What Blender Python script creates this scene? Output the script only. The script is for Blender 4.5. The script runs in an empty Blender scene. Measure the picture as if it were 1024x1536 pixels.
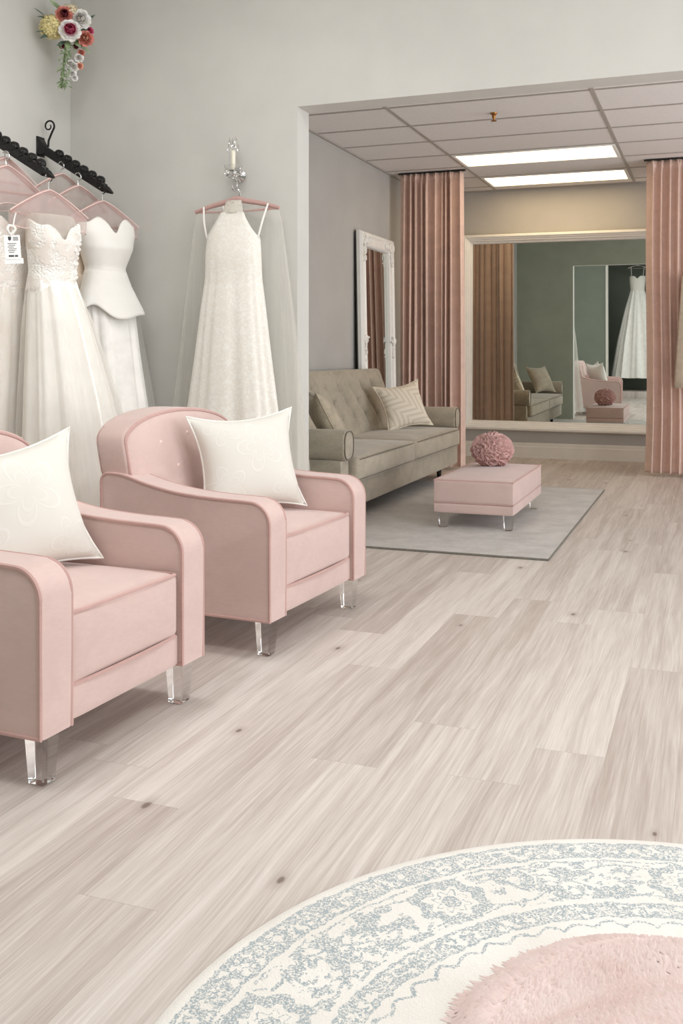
import bpy, bmesh, math, random
import numpy as np
from mathutils import Vector, Matrix
random.seed(7)
RNG = np.random.default_rng(11)
PI = math.pi
S = bpy.context.scene
C = S.collection

# ------------------------------------------------------------------ helpers
def lin(c):
    return tuple(((v/255.0)/12.92 if v/255.0 <= 0.04045 else ((v/255.0+0.055)/1.055)**2.4) for v in c) + (1.0,)

class N:
    """tiny wrapper so shader maths reads like maths"""
    def __init__(s, nt, sock): s.nt, s.k = nt, sock
    def _m(s, op, b=None, c=None):
        n = s.nt.nodes.new('ShaderNodeMath'); n.operation = op
        for i, v in enumerate((s, b, c)):
            if v is None: continue
            if isinstance(v, N): s.nt.links.new(v.k, n.inputs[i])
            else: n.inputs[i].default_value = v
        return N(s.nt, n.outputs[0])
    def __add__(s, o): return s._m('ADD', o)
    def __radd__(s, o): return s._m('ADD', o)
    def __sub__(s, o): return s._m('SUBTRACT', o)
    def __rsub__(s, o): return (s*-1.0)+o
    def __mul__(s, o): return s._m('MULTIPLY', o)
    def __rmul__(s, o): return s._m('MULTIPLY', o)
    def __truediv__(s, o): return s._m('DIVIDE', o)
    def floor(s): return s._m('FLOOR')
    def fract(s): return s._m('FRACT')
    def abs(s): return s._m('ABSOLUTE')
    def sin(s): return s._m('SINE')
    def cos(s): return s._m('COSINE')
    def sqrt(s): return s._m('SQRT')
    def gt(s, v): return s._m('GREATER_THAN', v)
    def lt(s, v): return s._m('LESS_THAN', v)
    def mx(s, v): return s._m('MAXIMUM', v)
    def mn(s, v): return s._m('MINIMUM', v)
    def atan2(s, o): return s._m('ARCTAN2', o)
    def pingpong(s, v): return s._m('PINGPONG', v)
    def step(s, a, b):
        n = s.nt.nodes.new('ShaderNodeMapRange'); n.interpolation_type = 'SMOOTHSTEP'
        s.nt.links.new(s.k, n.inputs['Value']); n.inputs['From Min'].default_value = a; n.inputs['From Max'].default_value = b
        return N(s.nt, n.outputs[0])

def vec(nt, x, y, z=0.0):
    n = nt.nodes.new('ShaderNodeCombineXYZ')
    for i, v in enumerate((x, y, z)):
        if isinstance(v, N): nt.links.new(v.k, n.inputs[i])
        else: n.inputs[i].default_value = v
    return n.outputs[0]
def noise(nt, v, scale, detail=3.0, rough=0.55, dist=0.0):
    n = nt.nodes.new('ShaderNodeTexNoise'); n.inputs['Scale'].default_value = scale
    n.inputs['Detail'].default_value = detail; n.inputs['Roughness'].default_value = rough; n.inputs['Distortion'].default_value = dist
    if v is not None: nt.links.new(v, n.inputs['Vector'])
    return N(nt, n.outputs['Fac'])
def white(nt, v):
    n = nt.nodes.new('ShaderNodeTexWhiteNoise'); n.noise_dimensions = '3D'; nt.links.new(v, n.inputs['Vector'])
    return N(nt, n.outputs['Value'])
def voro(nt, v, scale, feat='F1'):
    n = nt.nodes.new('ShaderNodeTexVoronoi'); n.feature = feat; n.inputs['Scale'].default_value = scale
    nt.links.new(v, n.inputs['Vector']); return N(nt, n.outputs['Distance'])
def objco(nt):
    n = nt.nodes.new('ShaderNodeTexCoord'); s = nt.nodes.new('ShaderNodeSeparateXYZ')
    nt.links.new(n.outputs['Object'], s.inputs[0])
    return n.outputs['Object'], N(nt, s.outputs[0]), N(nt, s.outputs[1]), N(nt, s.outputs[2])
def mixc(nt, f, a, b):
    n = nt.nodes.new('ShaderNodeMix'); n.data_type = 'RGBA'
    if isinstance(f, N): nt.links.new(f.k, n.inputs[0])
    else: n.inputs[0].default_value = f
    for i, c in ((6, a), (7, b)):
        if isinstance(c, tuple): n.inputs[i].default_value = c
        else: nt.links.new(c, n.inputs[i])
    return n.outputs[2]
def bump(nt, bsdf, h, strength=0.3, dist=0.002):
    n = nt.nodes.new('ShaderNodeBump'); n.inputs['Strength'].default_value = strength; n.inputs['Distance'].default_value = dist
    nt.links.new(h.k, n.inputs['Height']); nt.links.new(n.outputs[0], bsdf.inputs['Normal'])
def base(name, col=(200, 200, 200), rough=0.6, **kw):
    m = bpy.data.materials.new(name); m.use_nodes = True; nt = m.node_tree
    b = nt.nodes['Principled BSDF']; b.inputs['Base Color'].default_value = lin(col); b.inputs['Roughness'].default_value = rough
    for k, v in kw.items(): b.inputs[k.replace('_', ' ')].default_value = v
    return m, nt, b

def plain(name, col, rough=0.6, var=0.06, scale=30.0, bstr=0.15, bdist=0.001, **kw):
    """a colour with a little noise in tone and relief"""
    m, nt, b = base(name, col, rough, **kw)
    co, x, y, z = objco(nt)
    f = noise(nt, co, scale, 4.0)
    c0 = lin(tuple(max(0, v*(1-var)) for v in col)); c1 = lin(tuple(min(255, v*(1+var)) for v in col))
    nt.links.new(mixc(nt, f.step(0.3, 0.7), c0, c1), b.inputs['Base Color'])
    if bstr: bump(nt, b, noise(nt, co, scale*6, 3.0), bstr, bdist)
    return m

def velvet(name, col, var=0.05):
    m, nt, b = base(name, col, 0.85)
    b.inputs['Sheen Weight'].default_value = 0.35; b.inputs['Sheen Roughness'].default_value = 0.4
    b.inputs['Specular IOR Level'].default_value = 0.2
    co, x, y, z = objco(nt)
    patch = noise(nt, vec(nt, x*3.0, y*3.0, z*5.0), 1.6, 3.0, 0.6, 0.8)
    weave = noise(nt, vec(nt, x*40.0, y*40.0, z*160.0), 1.0, 2.0)
    f = patch*0.65 + weave*0.35
    c0 = lin(tuple(v*(1-var) for v in col)); c1 = lin(tuple(min(255, v*(1+var)) for v in col))
    nt.links.new(mixc(nt, f.step(0.32, 0.68), c0, c1), b.inputs['Base Color'])
    bump(nt, b, noise(nt, co, 500.0, 2.0), 0.15, 0.0008)
    return m

def sheer(name, col, alpha, transl=0.5, fold=0.0):
    """woven see-through cloth: partly open mesh, partly diffuse thread"""
    m = bpy.data.materials.new(name); m.use_nodes = True; nt = m.node_tree
    nt.nodes.remove(nt.nodes['Principled BSDF']); out = nt.nodes['Material Output']
    d = nt.nodes.new('ShaderNodeBsdfDiffuse'); t = nt.nodes.new('ShaderNodeBsdfTranslucent'); tr = nt.nodes.new('ShaderNodeBsdfTransparent')
    d.inputs[0].default_value = lin(col); t.inputs[0].default_value = lin(col)
    a = nt.nodes.new('ShaderNodeMixShader'); a.inputs[0].default_value = transl
    nt.links.new(d.outputs[0], a.inputs[1]); nt.links.new(t.outputs[0], a.inputs[2])
    b = nt.nodes.new('ShaderNodeMixShader')
    co, x, y, z = objco(nt)
    lw = nt.nodes.new('ShaderNodeLayerWeight'); lw.inputs[0].default_value = 0.35
    f = noise(nt, vec(nt, x*14.0, y*14.0, z*1.2), 1.0, 2.0)
    al = (N(nt, lw.outputs['Facing'])*(0.9*alpha) + alpha*0.55 + f*(alpha*0.5)).mn(1.0)
    nt.links.new(al.k, b.inputs[0]); nt.links.new(tr.outputs[0], b.inputs[1]); nt.links.new(a.outputs[0], b.inputs[2])
    nt.links.new(b.outputs[0], out.inputs[0])
    return m

# ---- mesh building
def finish(me, angle=40):
    for p in me.polygons: p.use_smooth = True
    try: me.set_sharp_from_angle(angle=math.radians(angle))
    except Exception: pass

def obj(name, bm, mat, parent=None, loc=None, rot=None, angle=40, recalc=True):
    if isinstance(bm, tuple):
        me = bpy.data.meshes.new(name); me.from_pydata(bm[0], [], bm[1])
    else:
        if recalc: bmesh.ops.recalc_face_normals(bm, faces=bm.faces)
        me = bpy.data.meshes.new(name); bm.to_mesh(me); bm.free()
    finish(me, angle)
    for m in (mat if isinstance(mat, (list, tuple)) else [mat]): me.materials.append(m)
    o = bpy.data.objects.new(name, me); C.objects.link(o)
    if parent is not None: o.parent = parent
    if loc is not None: o.location = loc
    if rot is not None: o.rotation_euler = rot
    return o
def tag(o, label, cat, group=None):
    o['label'] = label; o['category'] = cat
    if group: o['group'] = group
    return o
def thing(name, label, cat, loc=(0, 0, 0), rz=0.0, group=None):
    o = bpy.data.objects.new(name, None); o.empty_display_size = 0.1; C.objects.link(o)
    o.location = loc; o.rotation_euler = (0, 0, rz)
    return tag(o, label, cat, group)
def struct(name, bm, mat, parent=None, **kw):
    o = obj(name, bm, mat, parent, **kw)
    o['kind'] = 'structure'
    return o
def dup(o, parent=None):
    c = o.copy(); C.objects.link(c)
    if parent is not None: c.parent = parent
    for ch in list(o.children): dup(ch, c)
    return c

def B(): return bmesh.new()
def box(bm, a, b, r=0.0, seg=2):
    vs = [bm.verts.new((x, y, z)) for x in (a[0], b[0]) for y in (a[1], b[1]) for z in (a[2], b[2])]
    fs = [(0, 1, 3, 2), (4, 6, 7, 5), (0, 4, 5, 1), (2, 3, 7, 6), (0, 2, 6, 4), (1, 5, 7, 3)]
    faces = [bm.faces.new([vs[i] for i in f]) for f in fs]
    if r > 0:
        es = list({e for f in faces for e in f.edges})
        bmesh.ops.bevel(bm, geom=es, offset=r, offset_type='OFFSET', segments=seg, profile=0.5, affect='EDGES')
    return bm
def rounded(bm, ctr, half, r, n=10, crown=(0, 0, 0), warp=None):
    """soft rounded box; crown bulges the +-x, +-y, +-z faces"""
    idx = {}
    h = np.array(half); inn = h - r
    def vert(p):
        key = tuple(np.round(p, 5))
        if key in idx: return idx[key]
        q = np.array(p)*h
        c = np.clip(q, -inn, inn); d = q - c; L = np.linalg.norm(d)
        w = c + d/L*r if L > 1e-9 else q
        for ax in range(3):
            o1, o2 = (ax+1) % 3, (ax+2) % 3
            w[ax] += math.copysign(1, q[ax])*abs(p[ax])**4*crown[ax]*(1-p[o1]**2)*(1-p[o2]**2)
        w = w + np.array(ctr)
        if warp: w = warp(w, p)
        v = bm.verts.new(w); idx[key] = v; return v
    g = np.sin(np.linspace(-PI/2, PI/2, n+1))
    g = 0.45*g + 0.55*np.linspace(-1, 1, n+1)
    for ax in range(3):
        for s in (-1, 1):
            for i in range(n):
                for j in range(n):
                    q = []
                    for (u, v) in ((g[i], g[j]), (g[i+1], g[j]), (g[i+1], g[j+1]), (g[i], g[j+1])):
                        p = [0, 0, 0]; p[ax] = s; p[(ax+1) % 3] = u; p[(ax+2) % 3] = v
                        q.append(vert(p))
                    try: bm.faces.new(q if s > 0 else q[::-1])
                    except ValueError: pass
    return bm
def tube(bm, pts, r, closed=False, seg=8, rfun=None, squash=None):
    P = [Vector(p) for p in pts]; n = len(P)
    T = []
    for i in range(n):
        a = P[(i-1) % n] if (closed or i > 0) else P[i]
        b = P[(i+1) % n] if (closed or i < n-1) else P[i]
        T.append((b-a).normalized() if (b-a).length > 1e-9 else Vector((0, 0, 1)))
    up = Vector((0, 0, 1)) if abs(T[0].z) < 0.9 else Vector((1, 0, 0))
    nrm = (up - T[0]*up.dot(T[0])).normalized()
    rings = []
    for i in range(n):
        nrm = nrm - T[i]*nrm.dot(T[i])
        nrm = nrm.normalized() if nrm.length > 1e-6 else T[i].orthogonal().normalized()
        bi = T[i].cross(nrm)
        rr = r if rfun is None else r*rfun(i/(n-1))
        rings.append([bm.verts.new(P[i] + nrm*math.cos(2*PI*k/seg)*rr + bi*math.sin(2*PI*k/seg)*rr) for k in range(seg)])
    m = n if closed else n-1
    for i in range(m):
        A, D = rings[i], rings[(i+1) % n]
        for k in range(seg): bm.faces.new((A[k], A[(k+1) % seg], D[(k+1) % seg], D[k]))
    if not closed:
        bm.faces.new(rings[0][::-1]); bm.faces.new(rings[-1])
    return bm
def lathe(bm, prof, seg=24, ctr=(0, 0, 0), cap=True):
    rings = [[bm.verts.new((ctr[0]+r*math.cos(2*PI*k/seg), ctr[1]+r*math.sin(2*PI*k/seg), ctr[2]+z)) for k in range(seg)] for r, z in prof]
    for A, D in zip(rings, rings[1:]):
        for k in range(seg): bm.faces.new((A[k], A[(k+1) % seg], D[(k+1) % seg], D[k]))
    if cap: bm.faces.new(rings[0][::-1]); bm.faces.new(rings[-1])
    return bm
def prism(bm, out, ax, a0, a1, bev=0.0, seg=2):
    """extrude a 2D outline along axis ax (0:x -> outline (y,z); 1:y -> (x,z); 2:z -> (x,y))"""
    def P(u, v, w): return ((w, u, v), (u, w, v), (u, v, w))[ax]
    lo = [bm.verts.new(P(u, v, a0)) for u, v in out]; hi = [bm.verts.new(P(u, v, a1)) for u, v in out]
    f0 = bm.faces.new(lo); f1 = bm.faces.new(hi[::-1]); n = len(out)
    for i in range(n): bm.faces.new((lo[i], hi[i], hi[(i+1) % n], lo[(i+1) % n]))
    if bev > 0:
        es = list(f0.edges)+list(f1.edges)
        bmesh.ops.bevel(bm, geom=es, offset=bev, offset_type='OFFSET', segments=seg, profile=0.5, affect='EDGES')
    return bm
def loft(bm, rings, cap0=False, cap1=False, closed=True):
    R = [[bm.verts.new(p) for p in r] for r in rings]; n = len(R[0])
    for A, D in zip(R, R[1:]):
        for k in range(n if closed else n-1): bm.faces.new((A[k], A[(k+1) % n], D[(k+1) % n], D[k]))
    if cap0: bm.faces.new(R[0][::-1])
    if cap1: bm.faces.new(R[-1])
    return bm
def sphere(bm, c, r, u=12, v=8, sc=(1, 1, 1)):
    M = Matrix.Translation(c) @ Matrix.Diagonal((r*sc[0], r*sc[1], r*sc[2], 1))
    bmesh.ops.create_uvsphere(bm, u_segments=u, v_segments=v, radius=1.0, matrix=M); return bm
def arc(cx, cz, r, a0, a1, n):
    return [(cx+r*math.cos(math.radians(a0+(a1-a0)*i/n)), cz+r*math.sin(math.radians(a0+(a1-a0)*i/n))) for i in range(n+1)]
def smooth_line(pts, k=6):
    """Catmull-Rom through the points"""
    P = [np.array(p, float) for p in pts]; P = [2*P[0]-P[1]] + P + [2*P[-1]-P[-2]]; out = []
    for i in range(1, len(P)-2):
        for t in np.linspace(0, 1, k, endpoint=False):
            a, b, c, d = P[i-1], P[i], P[i+1], P[i+2]
            out.append(0.5*((2*b)+(-a+c)*t+(2*a-5*b+4*c-d)*t*t+(-a+3*b-3*c+d)*t**3))
    out.append(P[-2]); return [tuple(float(v) for v in p) for p in out]

# ------------------------------------------------------------------ materials
M = {}
M['wall'] = plain('wall_paint', (207, 206, 201), 0.75, 0.012, 3.0, 0.06, 0.0006)
M['wall_sage'] = plain('sage_paint', (168, 175, 159), 0.7, 0.02, 3.0, 0.06, 0.0006)
M['wall_dark'] = plain('closet_paint', (124, 132, 120), 0.7, 0.02, 3.0, 0.06, 0.0006)
M['wall_alcove'] = plain('alcove_paint', (186, 184, 180), 0.75, 0.012, 3.0, 0.06, 0.0006)
M['tile'] = plain('ceiling_tile', (236, 232, 230), 0.9, 0.03, 160.0, 0.5, 0.001)
M['grid'] = plain('grid_metal', (176, 170, 164), 0.5, 0.01, 20, 0)
M['ceil'] = plain('ceiling_paint', (235, 235, 232), 0.9, 0.01, 5, 0)
M['trim'] = plain('trim_paint', (232, 228, 220), 0.4, 0.01, 8, 0)
M['pink'] = velvet('pink_velvet', (211, 186, 180), 0.018)
M['pink_pipe'] = velvet('pink_piping', (198, 162, 156), 0.02)
M['sofa'] = velvet('taupe_velvet', (173, 164, 148), 0.06)
M['sofa_pipe'] = velvet('taupe_piping', (112, 104, 90), 0.03)
M['satin'] = plain('white_satin', (244, 242, 237), 0.42, 0.01, 8, 0.05, 0.0006, Sheen_Weight=0.2)
M['ivory'] = plain('ivory_satin', (240, 232, 212), 0.42, 0.015, 8, 0.05, 0.0006, Sheen_Weight=0.2)
M['champagne'] = plain('champagne_satin', (230, 214, 196), 0.42, 0.02, 8, 0.05, 0.0006)
M['tulle'] = plain('tulle_layers', (250, 248, 244), 0.9, 0.02, 14, 0.3, 0.001)
M['veil'] = sheer('veil_tulle', (246, 245, 240), 0.36)
M['overskirt'] = sheer('skirt_tulle', (244, 241, 236), 0.5)
M['organza'] = sheer('pink_organza', (238, 220, 216), 0.36, 0.4)
M['organza_clear'] = sheer('clear_organza', (228, 218, 212), 0.34, 0.4)
M['seam_pink'] = plain('seam_pink', (240, 214, 208), 0.6, 0.01, 8, 0)
M['iron'] = plain('black_iron', (32, 31, 31), 0.35, 0.1, 40, 0.2, 0.001, Metallic=0.4)
M['chrome'] = base('chrome', (215, 215, 215), 0.18, Metallic=1.0)[0]
M['mirror'] = base('mirror_silver', (221, 226, 221), 0.01, Metallic=1.0)[0]
M['grout'] = base('dark_edge', (70, 72, 70), 0.6)[0]
M['white_frame'] = plain('white_lacquer', (246, 245, 241), 0.35, 0.01, 10, 0)
M['acrylic'] = base('clear_acrylic', (252, 253, 253), 0.02, Transmission_Weight=1.0, IOR=1.22)[0]
M['crystal'] = base('crystal_glass', (252, 252, 252), 0.02, Transmission_Weight=1.0, IOR=1.5)[0]
M['candle'] = plain('candle_sleeve', (243, 238, 220), 0.5, 0.01, 8, 0)
M['curtain'] = velvet('blush_curtain', (228, 200, 188), 0.03)
M['drape_tan'] = plain('tan_cloth', (196, 180, 162), 0.8, 0.03, 30, 0.2)
M['paper'] = base('card_paper', (248, 248, 246), 0.6)[0]
M['ink'] = base('card_ink', (60, 60, 66), 0.6)[0]
M['brass'] = base('brass', (170, 120, 70), 0.35, Metallic=1.0)[0]
M['leaf'] = plain('leaf_green', (132, 152, 112), 0.6, 0.15, 20, 0)
M['leaf_dark'] = plain('leaf_dark', (74, 96, 80), 0.6, 0.15, 20, 0)
for nm, c in (('rose_pink', (206, 84, 122)), ('rose_white', (253, 249, 240)), ('rose_yellow', (232, 219, 160)), ('rose_coral', (218, 140, 126)),
              ('rose_cream', (240, 222, 190)), ('rose_heart', (126, 38, 60)), ('rose_peach', (238, 178, 154))):
    M[nm] = plain(nm, c, 0.7, 0.08, 40, 0)
M['ball'] = velvet('dusty_rose_cloth', (206, 168, 164), 0.05)
def mk_fur():
    m = bpy.data.materials.new('pink_fur'); m.use_nodes = True; nt = m.node_tree; nt.nodes.clear()
    o = nt.nodes.new('ShaderNodeOutputMaterial'); d = nt.nodes.new('ShaderNodeBsdfDiffuse'); t = nt.nodes.new('ShaderNodeBsdfTranslucent'); x = nt.nodes.new('ShaderNodeMixShader')
    co, X, Y, Z = objco(nt); c = mixc(nt, noise(nt, co, 9.0, 3.0).step(0.3, 0.7), lin((233, 210, 205)), lin((240, 223, 219)))
    nt.links.new(c, d.inputs[0]); nt.links.new(c, t.inputs[0]); x.inputs[0].default_value = 0.08
    nt.links.new(d.outputs[0], x.inputs[1]); nt.links.new(t.outputs[0], x.inputs[2]); nt.links.new(x.outputs[0], o.inputs[0]); return m
M['fur'] = mk_fur()
M['binding'] = plain('rug_binding', (120, 117, 108), 0.9, 0.05, 60, 0.3)

def mk_lace():
    m, nt, b = base('lace_ivory', (243, 237, 222), 0.75)
    co, x, y, z = objco(nt)
    v = voro(nt, co, 70.0); n = noise(nt, co, 26.0, 4.0)
    f = (v*0.8 + n*0.9).step(0.62, 0.95)
    nt.links.new(mixc(nt, f, lin((246, 244, 238)), lin((240, 236, 227))), b.inputs['Base Color'])
    bump(nt, b, v*-1.0 + n, 0.3, 0.002)
    b.inputs['Sheen Weight'].default_value = 0.2
    return m
M['lace'] = mk_lace()
def mk_beaded():
    m, nt, b = base('beaded_lace', (243, 237, 228), 0.5)
    co, x, y, z = objco(nt)
    v = voro(nt, co, 95.0); n = noise(nt, co, 16.0, 4.0)
    f = n.step(0.42, 0.58)
    nt.links.new(mixc(nt, f, lin((238, 230, 222)), lin((250, 247, 242))), b.inputs['Base Color'])
    bump(nt, b, v*-1.0*f, 0.9, 0.006)
    return m
M['beaded'] = mk_beaded()
def mk_sheer_lace():
    m = sheer('sheer_lace', (240, 234, 226), 0.75); return m
def mk_lace_net():
    m = sheer('lace_net', (246, 243, 236), 0.9); nt = m.node_tree
    co, x, y, z = objco(nt)
    v = voro(nt, co, 110.0); n = noise(nt, co, 45.0, 3.0)
    al = ((v.gt(0.33)).mx(n.gt(0.56)))*0.75+0.22
    mix = [k for k in nt.nodes if k.type == 'MIX_SHADER'][1]
    nt.links.new(al.k, mix.inputs[0]); return m
M['sheer_lace'] = mk_sheer_lace(); M['lace_net'] = mk_lace_net()

def mk_floor():
    m, nt, b = base('plank_floor', (210, 198, 188), 0.42)
    co, x, y, z = objco(nt)
    W, L = 0.187, 1.6
    xs = (x + 10.0)/W; row = xs.floor(); fx = xs.fract()
    off = white(nt, vec(nt, row, 3.0, 1.0))*7.0
    ys = (y + 20.0)/L + off; pid = ys.floor(); fy = ys.fract()
    r1 = white(nt, vec(nt, row, pid, 5.0)); r2 = white(nt, vec(nt, row, pid, 9.0)); r3 = white(nt, vec(nt, row, pid, 15.0))
    gx = x + r2*13.0; gy = y + r3*17.0
    wob = noise(nt, vec(nt, gx*4.0, gy*1.3, r1*4.0), 1.0, 2.0)*0.03
    fine = noise(nt, vec(nt, (gx+wob)*190.0, gy*4.0, r1*9.0), 1.0, 4.0, 0.65)
    mid = noise(nt, vec(nt, (gx+wob)*24.0, gy*0.9, r1*5.0), 1.0, 4.0, 0.6, 0.6)
    big = noise(nt, vec(nt, gx*7.0, gy*0.8, r2*5.0), 1.0, 3.0, 0.5, 1.0)
    ring = (((big*9.0).sin())*0.5+0.5)
    tone = (r1-0.5)*0.17 + (mid-0.5)*0.62 + (fine-0.5)*0.55 + (ring-0.5)*0.08 + 0.55
    c = mixc(nt, tone.step(0.12, 0.92), lin((168, 153, 145)), lin((228, 221, 215)))
    # knots: a few dark eyes with a smoky halo
    kv = nt.nodes.new('ShaderNodeTexVoronoi'); kv.voronoi_dimensions = '2D'; kv.inputs['Scale'].default_value = 1.0
    nt.links.new(vec(nt, x*2.6+fine*0.03, y*1.35, 0.0), kv.inputs['Vector'])
    ks = nt.nodes.new('ShaderNodeSeparateColor'); nt.links.new(kv.outputs['Color'], ks.inputs[0])
    kd = N(nt, kv.outputs['Distance']); pick = N(nt, ks.outputs[0]).gt(0.52); size = N(nt, ks.outputs[1])*0.020+0.009
    eye = (1.0-(kd/size).step(0.5, 1.3))*pick
    halo = (1.0-(kd/(size*4.0)).step(0.1, 1.0))*pick
    c = mixc(nt, halo*0.36, c, lin((150, 133, 122)))
    c = mixc(nt, eye*0.8, c, lin((112, 96, 88)))
    seam = ((fx-0.5).abs().gt(0.496)).mx((fy-0.5).abs().gt(0.4992))
    c = mixc(nt, seam*0.26, c, lin((140, 122, 110)))
    nt.links.new(c, b.inputs['Base Color'])
    rgh = fine*0.12 + 0.44; nt.links.new(rgh.k, b.inputs['Roughness'])
    b.inputs['Specular IOR Level'].default_value = 0.25
    bump(nt, b, fine*0.5 - seam*1.0, 0.12, 0.001)
    return m
M['floor'] = mk_floor()

def mk_grey_rug():
    m, nt, b = base('grey_rug_pile', (178, 174, 169), 0.95)
    co, x, y, z = objco(nt)
    f = noise(nt, co, 6.0, 5.0, 0.7)*0.5 + noise(nt, co, 160.0, 2.0)*0.5
    nt.links.new(mixc(nt, f.step(0.36, 0.64), lin((170, 165, 160)), lin((200, 195, 189))), b.inputs['Base Color'])
    bump(nt, b, noise(nt, co, 260.0, 2.0), 0.6, 0.004); b.inputs['Sheen Weight'].default_value = 0.2
    return m
M['grey_rug'] = mk_grey_rug()

def mk_round_rug():
    m, nt, b = base('round_rug_pile', (240, 236, 226), 0.95)
    co, x, y, z = objco(nt)
    d1 = noise(nt, co, 22.0, 3.0); d2 = noise(nt, vec(nt, x+7.0, y+3.0, 0.0), 22.0, 3.0)
    d3 = noise(nt, co, 85.0, 2.0); d4 = noise(nt, vec(nt, y+5.0, x+2.0, 0.0), 85.0, 2.0)
    xx = x + (d1-0.5)*0.022 + (d3-0.5)*0.012; yy = y + (d2-0.5)*0.022 + (d4-0.5)*0.012
    r = (xx*xx + yy*yy).sqrt(); th = yy.atan2(xx)
    speck = noise(nt, co, 230.0, 2.0, 0.8)
    def band(a, c): return r.gt(a)*r.lt(c)
    # outer and inner wreath bands: rosettes and sprigs on a blue ground
    def wreath(rm, hw, n):
        a = (th*(n/(2*PI))).fract()-0.5
        la = a*(2*PI*rm/n); lb = r-rm
        rho = (la*la+lb*lb).sqrt(); ph = lb.atan2(la)
        pet = rho/hw + (ph*6.0).sin()*0.16
        ros = (pet.gt(0.30)*pet.lt(0.62)) .mx(rho.lt(hw*0.16))
        sp = noise(nt, vec(nt, th*rm*55.0, r*55.0, 2.0), 1.0, 2.0).gt(0.47)
        edge = ((lb.abs()-hw*0.86).abs()).lt(hw*0.15)
        return (ros.mx(sp*(pet.gt(0.66))).mx(edge))*lb.abs().lt(hw)
    outer = wreath(0.847, 0.033, 38.0); inner = wreath(0.612, 0.026, 30.0)
    # wide floral field
    n = 9.0; rm = 0.725
    u = th*(n/(2*PI))+0.05; a = u.fract()-0.5; k = u.floor()
    la = a*(2*PI*rm/n); lb = r-rm
    rho = (la*la+lb*lb).sqrt(); ph = lb.atan2(la)
    wav = rho + (ph*8.0).sin()*0.007
    med = (wav.gt(0.048)*wav.lt(0.078)).mx(rho.lt(0.020+0.0)).mx(wav.gt(0.030)*wav.lt(0.034))
    u2 = u+0.5; a2 = u2.fract()-0.5
    la2 = a2*(2*PI*rm/n)
    rho2 = (la2*la2*0.55+lb*lb).sqrt(); ph2 = lb.atan2(la2)
    leaf = noise(nt, vec(nt, th*rm*20.0, r*20.0, 7.0), 1.0, 3.0, 0.6, 0.8)
    lf2 = voro(nt, vec(nt, th*rm*26.0, r*26.0, 1.0), 1.0)
    clus = (leaf.gt(0.475)*lf2.lt(0.60)*rho2.lt(0.112)*rho.gt(0.07)).mx((rho2+(ph2*5.0).sin()*0.012).gt(0.030)*rho2.lt(0.042)*leaf.gt(0.42))
    vine = ((lb - (u*(2*PI)).sin()*0.050 - (u*(4*PI)).cos()*0.012).abs()).lt(0.0035)*rho.gt(0.085)
    vine2 = ((lb + (u*(2*PI)).sin()*0.058).abs()).lt(0.0028)*rho.gt(0.085)
    sprig = noise(nt, vec(nt, th*rm*34.0, r*34.0, 19.0), 1.0, 2.0).gt(0.575)*rho.gt(0.088)
    field = (med.mx(clus).mx(vine).mx(vine2).mx(sprig))*band(0.652, 0.800)
    # thin scallop lines
    sc1 = ((r - 0.556 - ((th*29.0).sin().abs())*0.016).abs()).lt(0.0042)
    sc2 = ((r - 0.660 - ((th*16.0).sin().abs())*0.010).abs()).lt(0.0022)*leaf.gt(0.42)
    sc3 = ((r - 0.806 + ((th*18.0).sin().abs())*0.010).abs()).lt(0.0028)*leaf.gt(0.40)
    pat = outer.mx(inner).mx(field).mx(sc1).mx(sc2).mx(sc3)
    pat = pat*(speck.step(0.40, 0.56))*0.86
    c = mixc(nt, pat, mixc(nt, noise(nt, co, 5.0, 3.0).step(0.3, 0.7), lin((228, 224, 218)), lin((236, 233, 228))), lin((150, 165, 173)))
    nt.links.new(c, b.inputs['Base Color'])
    bump(nt, b, noise(nt, co, 240.0, 2.0) - pat*0.4, 0.5, 0.003)
    return m
M['round_rug'] = mk_round_rug()

def mk_pattern_pillow(kind):
    m, nt, b = base('pillow_'+kind, (240, 236, 226), 0.55)
    co, x, y, z = objco(nt)
    if kind == 'floral':
        hs = None
        for (cx, cz, s) in ((0.03, 0.05, 1.0), (-0.13, -0.10, 0.8), (0.14, -0.13, 0.7), (-0.12, 0.14, 0.7)):
            dx = (y-cx)*(1/s); dz = (z-cz)*(1/s)
            rho = (dx*dx+dz*dz).sqrt(); ph = dz.atan2(dx)
            pr = ((ph*2.5).sin().abs())*0.075+0.03
            li = (1.0-((rho-pr).abs()).step(0.004, 0.009)).mx((1.0-((rho-pr*0.6).abs()).step(0.003, 0.007))*0.7)
            hs = li if hs is None else hs.mx(li)
        nt.links.new(mixc(nt, hs*0.5, lin((226, 223, 215)), lin((233, 231, 225))), b.inputs['Base Color'])
        bump(nt, b, hs, 0.22, 0.002); b.inputs['Sheen Weight'].default_value = 0.2
    elif kind == 'chevron':
        p = (z*0.8+y*0.6); q = (y*0.8-z*0.6)
        tri = (p*4.5).pingpong(0.5)
        s = ((q*15.0 + tri*4.0).fract()-0.5).abs()
        li = s.step(0.16, 0.24)
        nt.links.new(mixc(nt, li, lin((214, 203, 185)), lin((228, 219, 203))), b.inputs['Base Color'])
        bump(nt, b, li, 0.5, 0.004); b.inputs['Roughness'].default_value = 0.8
    return m
M['floral'] = mk_pattern_pillow('floral'); M['chevron'] = mk_pattern_pillow('chevron')
M['oatmeal'] = velvet('oatmeal_velvet', (176, 165, 146), 0.08)

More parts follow.
